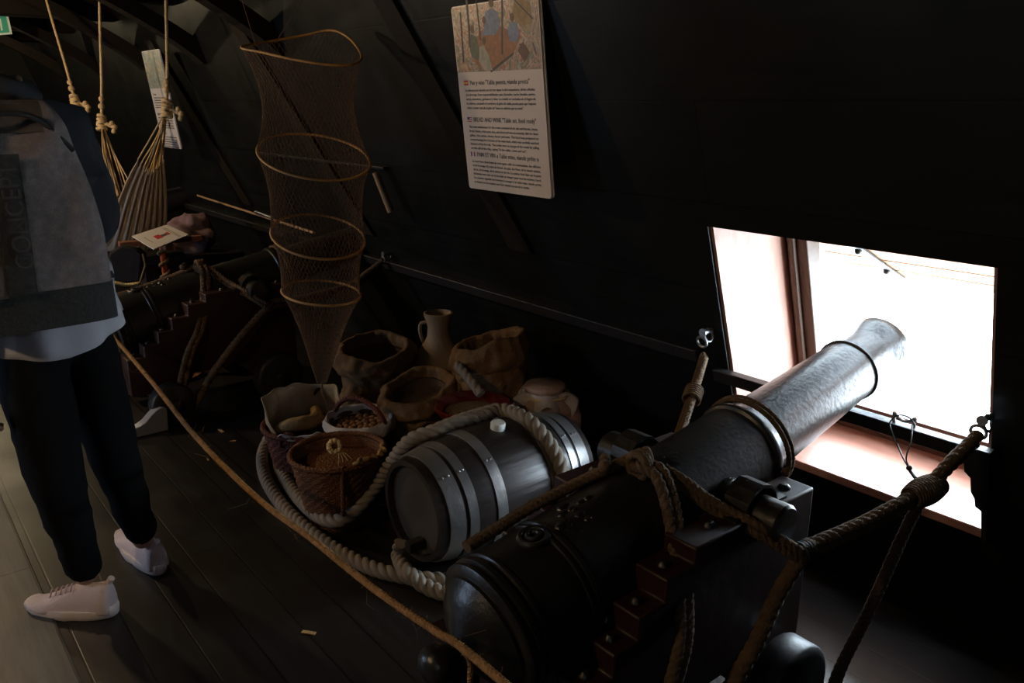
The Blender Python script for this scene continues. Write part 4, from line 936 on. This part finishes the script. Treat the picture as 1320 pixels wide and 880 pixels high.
# stick and rammer on the wall
p0 = at(484, 222, x=1.98); p1 = at(504, 273, x=2.03)
MB_ = MB().tube([p0, p1], .017, 10); tag(MB_.build('hanging_stick', M['tanwood'], smooth=60), 'short tan wooden handle hanging on the wall right of the fish trap', 'handle')
pa = at(255, 252, x=2.02); pb_ = at(405, 300, x=1.95)
mb = MB().tube([pa, pb_], .008, 8); tag(mb.build('rammer_staff', M['tanwood'], smooth=60), 'thin staff sloping behind the middle of the fish trap', 'staff')
mb = MB().tube([at(330, 273, x=1.97), at(352, 281, x=1.965)], .011, 8); tag(mb.build('staff_ferrule', M['steel'], smooth=60), 'short pale metal sleeve on the thin staff left of the net', 'metal sleeve')

# ================================================================ lamps
def lamp(p, label, power, col=(1, .70, .40)):
    g = thing('ceiling_lamp', label, 'lamp', p, 'ceiling lamps')
    MB().lathe([(.09, 0), (.09, .02), (.05, .03), (.03, .05), (.0005, .05)], 24, Matrix.Translation((p[0], p[1], CE-.05)), caps=False).build('canopy', M['lampmetal'], g)
    MB().ball((p[0], p[1], p[2]), .045, 16, 12).build('bulb', M['bulb'], g)
    l = bpy.data.lights.new('lamp_light', 'POINT'); l.energy = power; l.color = col; l.shadow_soft_size = .07
    o = bpy.data.objects.new('lamp_light', l); COL.objects.link(o); o.location = (p[0], p[1], p[2]-.06)
    o.parent = g; o.matrix_parent_inverse = Matrix.Translation([-c for c in p])
    return g
lamp((-.35, 5.4, 2.03), 'round ceiling lamp over the walkway left of the hammocks', 95)
lamp((.55, 8.6, 2.05), 'round ceiling lamp beyond the exit sign', 30, (1, .82, .5))
lamp((-1.3, 1.6, 2.03), 'round ceiling lamp above the walkway, left of the camera', 42)

# ================================================================ the man
def skin_mesh(name, verts, edges, radii, m, parent, root=0, sub=2, label=None, smooth=True):
    me = bpy.data.meshes.new(name); bm = bmesh.new(); lay = bm.verts.layers.skin.verify()
    vs = []
    for i, v in enumerate(verts):
        q = bm.verts.new(v); r = radii[i]; q[lay].radius = r if isinstance(r, tuple) else (r, r); q[lay].use_root = (i == root); vs.append(q)
    for a, b in edges: bm.edges.new((vs[a], vs[b]))
    bm.to_mesh(me); bm.free()
    o = finish(name, me, m, parent, None, label)
    s = o.modifiers.new('skin', 'SKIN'); s.use_smooth_shade = True
    b = o.modifiers.new('sub', 'SUBSURF'); b.levels = sub; b.render_levels = sub
    return o
man = thing('person', 'person seen from behind in navy jacket, black trousers and pale sneakers, wearing a backpack', 'person', (.42, 2.6, 0))
pel = V(.37, 2.56, .93); LH = V(.305, 2.54, .86); RH = V(.445, 2.585, .86)
LK = at(70, 612, z=.48); RK = V(.485, 2.56, .455); LA = at(114, 752, z=.09); RA = at(188, 705, z=.09)
chest = V(.37, 2.60, 1.28); nb = V(.35, 2.61, 1.47); nk = V(.31, 2.66, 1.56)
LS = V(.20, 2.55, 1.42); RS = V(.515, 2.665, 1.42); LE = V(.165, 2.45, 1.13); RE = V(.575, 2.66, 1.13); LW = V(.150, 2.455, .78); RW = V(.46, 2.90, 1.08)
hc = V(.25, 2.72, 1.70)
# body: one surface
V_ = [pel, V(.37, 2.58, 1.08), chest, nb, nk, hc+V(.01, -.01, -.02), hc+V(-.01, .01, .06), LS, LE, LW, RS, RE, RW, LH, LK, LA, RH, RK, RA]
E_ = [(0, 1), (1, 2), (2, 3), (3, 4), (4, 5), (5, 6), (3, 7), (7, 8), (8, 9), (3, 10), (10, 11), (11, 12), (0, 13), (13, 14), (14, 15), (0, 16), (16, 17), (17, 18)]
R_ = [(.14, .10), (.13, .09), (.15, .10), .075, .055, (.078, .085), (.072, .08), .052, .042, .028, .052, .042, .028, .085, .055, .036, .085, .055, .036]
def hand(Wp, dirv, side, curl):
    global V_, E_, R_
    base = {id(LW): 9, id(RW): 12}[id(Wp)]
    d = dirv.normalized(); s = side.normalized(); n_ = d.cross(s).normalized()
    i0 = len(V_); V_ += [Wp+d*.045]; E_ += [(base, i0)]; R_ += [(.036, .017)]
    i1 = len(V_); V_ += [Wp+d*.082]; E_ += [(i0, i1)]; R_ += [(.038, .014)]
    for k, (o_, L_) in enumerate(((-.030, .062), (-.010, .072), (.010, .068), (.029, .052))):
        p = Wp+d*.088+s*o_; a = len(V_)
        V_ += [p, p+(d*math.cos(curl)+n_*math.sin(curl))*L_*.5, p+(d*math.cos(curl)+n_*math.sin(curl))*L_*.5+(d*math.cos(2*curl)+n_*math.sin(2*curl))*L_*.5]
        E_ += [(i1, a), (a, a+1), (a+1, a+2)]; R_ += [.0095, .0088, .0075]
    a = len(V_); p = Wp+d*.035-s*.032; V_ += [p, p-s*.022+d*.028+n_*.008, p-s*.026+d*.055+n_*.014]; E_ += [(i0, a), (a, a+1), (a+1, a+2)]; R_ += [.012, .0105, .0085]
hand(LW, V(.1, .1, -1), V(.3, 1, 0), .5); hand(RW, V(-.5, .8, .1), V(.1, .1, 1), .7)
body = skin_mesh('body', V_, E_, R_, M['skin'], man, 0, 2)
# face and ears, facing away
fd = V(-.45, .88, -.15).normalized(); fr = fd.cross(V(0, 0, 1)).normalized(); fu = fr.cross(fd)
fm = Matrix((fr, fd, fu)).transposed()
mb = MB().ball(hc+V(0, 0, .03), .092, 28, 20, (.86, 1.04, 1.22), rot=fm)
mb.ball(hc+fd*.100+fu*.01, .016, 10, 8, (.8, 1.1, 1.4), rot=fm)
for s in (-1, 1): mb.ball(hc+fr*(.082*s)+fu*.012, .022, 12, 8, (.35, .8, 1.25), rot=fm); mb.ball(hc+fd*.086+fr*(.030*s)+fu*.040, .013, 10, 8, rot=fm)
mb.ball(hc+fd*.090-fu*.035, .018, 12, 8, (1.5, .6, .5), rot=fm)
mb.build('head', M['skin'], man, smooth=179)
MB().ball(hc+V(0, 0, .045)-fd*.014, .1, 28, 20, (.90, 1.0, 1.14), rot=fm, fn=lambda p: .004*noise.noise(p*9)).build('hair', M['hair'], man, smooth=60)
# trousers
tr = skin_mesh('trousers', [V(.37, 2.56, 1.0), V(.372, 2.56, .90), LH, V(.31, 2.50, .68), LK, LK.lerp(LA, .5), LA+V(0, 0, .02), RH, V(.465, 2.575, .66), RK, RK.lerp(RA, .5), RA+V(0, 0, .02)],
    [(0, 1), (1, 2), (2, 3), (3, 4), (4, 5), (5, 6), (1, 7), (7, 8), (8, 9), (9, 10), (10, 11)],
    [(.155, .115), (.165, .125), .112, .102, .080, .066, .050, .108, .095, .076, .062, .048], M['jeans'], man, 1, 2)
dt = bpy.data.textures.new('folds', 'CLOUDS'); dt.noise_scale = .07
dm = tr.modifiers.new('folds', 'DISPLACE'); dm.texture = dt; dm.strength = .02; dm.mid_level = .5; dm.texture_coords = 'GLOBAL'
# jacket
jk = skin_mesh('jacket', [V(.37, 2.575, 1.02), V(.37, 2.59, 1.15), chest, V(.36, 2.615, 1.42), V(.345, 2.63, 1.50), LS, LE, LW+V(0, 0, .0), RS, RE, RE.lerp(RW, .9)],
    [(0, 1), (1, 2), (2, 3), (3, 4), (3, 5), (5, 6), (6, 7), (3, 8), (8, 9), (9, 10)],
    [(.165, .12), (.17, .12), (.185, .13), (.13, .11), (.085, .08), .080, .062, .048, .085, .064, .05], M['jacket'], man, 1, 2)
dm = jk.modifiers.new('folds', 'DISPLACE'); dm.texture = dt; dm.strength = .025; dm.mid_level = .5; dm.texture_coords = 'GLOBAL'
MB().lathe([(.075, 1.48), (.095, 1.475), (.115, 1.49), (.12, 1.52), (.105, 1.55), (.08, 1.56), (.062, 1.54)], 40, Matrix.Translation((.335, 2.62, .0)), caps=False,
    fn=lambda p, a, j: p*1+Vector((p.x*.1*noise.noise(p*12), p.y*.25, .01*math.sin(3*a)))).build('hood', M['collar'], man, smooth=60)
# shirt tail
def shirt_fn(p, a, j):
    back = max(0, -math.sin(a)); t = (1.06-p.z)/.26
    rr = 1+.05*math.sin(9*a)*t+.04*noise.noise(Vector((3*math.cos(a), 3*math.sin(a), p.z*6)))
    dz = -.045*back*t-.05*t*math.sin(a*1+1.2)*0
    return Vector((p.x*rr, p.y*rr*.80, p.z+dz+(.055*t*max(0, math.cos(a)) if True else 0)))
pr = [(.160+.012*i/8+.004*math.sin(i), 1.06-.20*i/8) for i in range(9)]
sh = MB().lathe(pr, 72, Matrix.Translation((.385, 2.535, 0)) , caps=False, fn=shirt_fn).build('shirt_tail', M['shirt'], man, smooth=179, label='white shirt tail below the backpack')
s_ = sh.modifiers.new('t', 'SOLIDIFY'); s_.thickness = .003
# shoes
def shoe(heel, toe, label=None):
    d = (toe-heel); d.z = 0; L = d.length; d.normalize(); s = Vector((d.y, -d.x, 0))
    f = lambda x, y, z: heel+d*x+s*y+Vector((0, 0, z+.008 if heel.x < .25 else z))
    st_ = [(0, .032, .115, .0), (.02, .038, .118, 0), (.05, .042, .104, 0), (.09, .043, .102, 0), (.13, .045, .094, 0), (.17, .049, .076, 0), (.21, .050, .054, 0), (.245, .044, .046, 0), (.272, .030, .040, .004), (.288, .012, .030, .008)]
    k = L/.288; mb = MB(); vs = []; fs = []; n = 20
    for (x, w_, h_, l_) in st_:
        for i in range(n):
            a = 2*PI*i/n; ca, sa = math.cos(a), math.sin(a)
            y = w_*ca*(1-.12*max(0, sa)); z = .022+(h_-.022)*max(0, sa)**.75 if sa > 0 else .018
            vs.append(f(x*k, y+.004*math.sin(x*14), z+l_))
    for j in range(len(st_)-1):
        for i in range(n): a = j*n+i; b = j*n+(i+1) % n; fs.append((a, b, b+n, a+n))
    fs += [tuple(range(n))[::-1], tuple((len(st_)-1)*n+i for i in range(n))]
    mb.add(vs, fs); up = mb.build('shoe', M['shoe'], man, smooth=179, sub=1, label=label)
    mb = MB(); out = []
    for t in range(36):
        a = 2*PI*t/36; x = .144+.150*math.cos(a); w_ = (.050 if x > .13 else .043)*(1+.08*math.sin(x*20)); out.append((x*k, w_*math.copysign(abs(math.sin(a))**.7, math.sin(a))))
    vs = []
    for z, e in ((.0, .93), (.006, 1.0), (.022, 1.03), (.030, 1.0), (.031, .9)):
        for (x, y) in out: vs.append(f(.144*k+(x-.144*k)*e, y*e, z+(.008 if x > .25 else 0)+(.012 if x < .03 else 0)*(z > .02)))
    fs = []
    for j in range(4):
        for i in range(36): a = j*36+i; b = j*36+(i+1) % 36; fs.append((a, b, b+36, a+36))
    fs += [tuple(range(36))[::-1], tuple(4*36+i for i in range(36))]
    mb.add(vs, fs); mb.build('sole', M['sole'], up, smooth=50)
    mb = MB()
    for q in range(5):
        x = .125+.018*q; h_ = .099-.0062*q*1.0
        mb.tube(smooth_path([f(x*k, -.022, h_-.012), f((x+.006)*k, 0, h_), f((x+.012)*k, .022, h_-.014)], .006), .0026, 6)
    mb.build('laces', M['lace'], up, smooth=60)
    mb = MB().tube(smooth_path([f(.006*k, 0, .115), f(-.004*k, 0, .128)], .004), .010, 8); mb.build('heel_tab', M['shoe'], up, smooth=60)
    return up
shoe(at(150, 792, z=.0), at(40, 785, z=.0)); shoe(at(208, 741, z=0), at(158, 694, z=0))
# backpack (worn): a thing of its own
bp = thing('backpack', 'grey melange backpack with dark base worn on the man\'s back', 'backpack', (.36, 2.42, .93))
BF = Matrix.Translation((.335, 2.405, 1.215)) @ Matrix.Rotation(R(3), 4, 'Z') @ Matrix.Rotation(R(-4), 4, 'X')
def sup(a, e): c, s = math.cos(a), math.sin(a); return math.copysign(abs(c)**e, c), math.copysign(abs(s)**e, s)
def bagshell(z0, z1, w0, d0, n=22, grow=0, mfold=1):
    mb = MB(); vs = []; fs = []; seg = 64
    for j in range(n+1):
        t = j/n; z = z0+(z1-z0)*t; tt = (z+.29)/.58
        w_ = w0*(1-.36*(max(0, tt-.42)/.58)**1.3)*(1-max(0, tt-.86)**1.6*6); dd_ = d0*(.95+.2*math.sin(PI*min(1, tt*.9)))*(1-max(0, tt-.84)**1.6*7)
        for i in range(seg):
            a = 2*PI*i/seg; cx, cy = sup(a, .55)
            x = cx*w_/2; y = cy*dd_/2
            fold = 0
            if y < 0: fold = .030*noise.noise(Vector((x*11+z*7, z*3, 2)))*mfold*min(1, tt*1.2)+.024*math.sin(x*34-z*20)*max(0, tt-.35)*mfold
            vs.append(Vector((x*(1+grow), y*(1+grow)+fold, z)))
    for j in range(n):
        for i in range(seg): a = j*seg+i; b = j*seg+(i+1) % seg; fs.append((a, b, b+seg, a+seg))
    fs += [tuple(range(seg))[::-1], tuple(n*seg+i for i in range(seg))]
    mb.add(vs, fs, 0, BF); return mb
bagshell(-.19, .285, .345, .17, 40).build('body', M['bag'], bp, smooth=60)
bagshell(-.285, -.185, .345, .17, 10, .02, 0).build('base_panel', M['bagdark'], bp, smooth=60, label='dark base panel')
bp_l = lambda x, y, z: BF @ Vector((x, y, z))
def strip(x0, x1, z0, z1, yoff, m, name, n=20, tw=0):
    vs = []; fs = []
    for j in range(n+1):
        z = z0+(z1-z0)*j/n; tt = (z+.29)/.58; yy = -.17*(.95+.2*math.sin(PI*min(1, tt*.9)))*(1-max(0, tt-.84)**1.6*7)/2
        for x in (x0, (x0+x1)/2, x1):
            for o_ in (0, -yoff-(.004 if x == (x0+x1)/2 else 0)): vs.append(bp_l(x+tw*(j/n), yy-.008+o_, z))
    for j in range(n):
        a = j*6
        for (p, q) in ((0, 2), (2, 4)): fs.append((a+q, a+p, a+p+6, a+q+6)); fs.append((a+p+1, a+q+1, a+q+7, a+p+7))
        fs.append((a, a+1, a+7, a+6)); fs.append((a+5, a+4, a+10, a+11))
    fs.append((0, 2, 4, 5, 3, 1)); e = n*6; fs.append((e+1, e+3, e+5, e+4, e+2, e))
    mb = MB(); mb.add(vs, fs); return mb.build(name, m, bp, smooth=50)
strip(-.16, -.085, -.19, .13, .004, M['bagbrown'], 'side_panel', tw=.03)
strip(-.085, -.022, -.185, .155, .008, M['bagdark'], 'logo_strip', tw=.012)
text_obj('CONCEPT', .058, 'lettering', M['letter'], bp, BF @ Matrix.Translation((-.024, -.133, -.12)) @ Matrix.Rotation(PI/2, 4, 'X') @ Matrix.Rotation(PI/2, 4, 'Z'), ext=.004, sx=.95)
# top flap with handle, shoulder straps
bagshell(.205, .283, .31, .165, 10, .03, .6).build('top_flap', M['bagbrown'], bp, smooth=60)
MB().tube(smooth_path([bp_l(-.125, -.06, .17), bp_l(-.08, -.095, .225), bp_l(-.02, -.10, .25), bp_l(.05, -.092, .235), bp_l(.125, -.06, .16)], .01), .007, 8).build('piping', M['bagdark'], bp, smooth=60)
MB().tube(smooth_path([bp_l(.02, .02, .26), bp_l(.04, .01, .285), bp_l(.08, .01, .275), bp_l(.10, .03, .22)], .008), .008, 8).build('grab_handle', M['bagdark'], bp, smooth=60)
for s in (-1, 1):
    MB().tube(smooth_path([bp_l(s*.09, .08, .26), bp_l(s*.10, .16, .30), bp_l(s*.11, .26, .24), bp_l(s*.12, .31, .10), bp_l(s*.13, .28, -.08), bp_l(s*.15, .12, -.20)], .02), .016, 8).build('shoulder_strap', M['bagdark'], bp, smooth=60)
MB().tube([bp_l(-.13, -.107, .06), bp_l(-.128, -.107, .03)], .003, 6).build('zip_puller', M['steel'], bp)

# small wood chips on the deck behind the barrier
for (u, v, s_, w_) in ((398, 815, .018, 'pale splinter on the dark deck nearest the camera, before the barrier rope'), (285, 555, .02, 'larger splinter on the deck behind the rope, left of the baskets'), (300, 568, .012, 'splinter on the deck closest to the grey rope coil'), (268, 592, .01, 'tiniest splinter, just behind the orange barrier rope')):
    p = at(u, v, z=.003); mb = MB().box(p, (s_*2.4, s_*.7, .003), Matrix.Rotation(random.uniform(0, 3), 3, 'Z'))
    tag(mb.build('wood_splinter', M['bread']), w_, 'splinter', 'splinters on the deck')
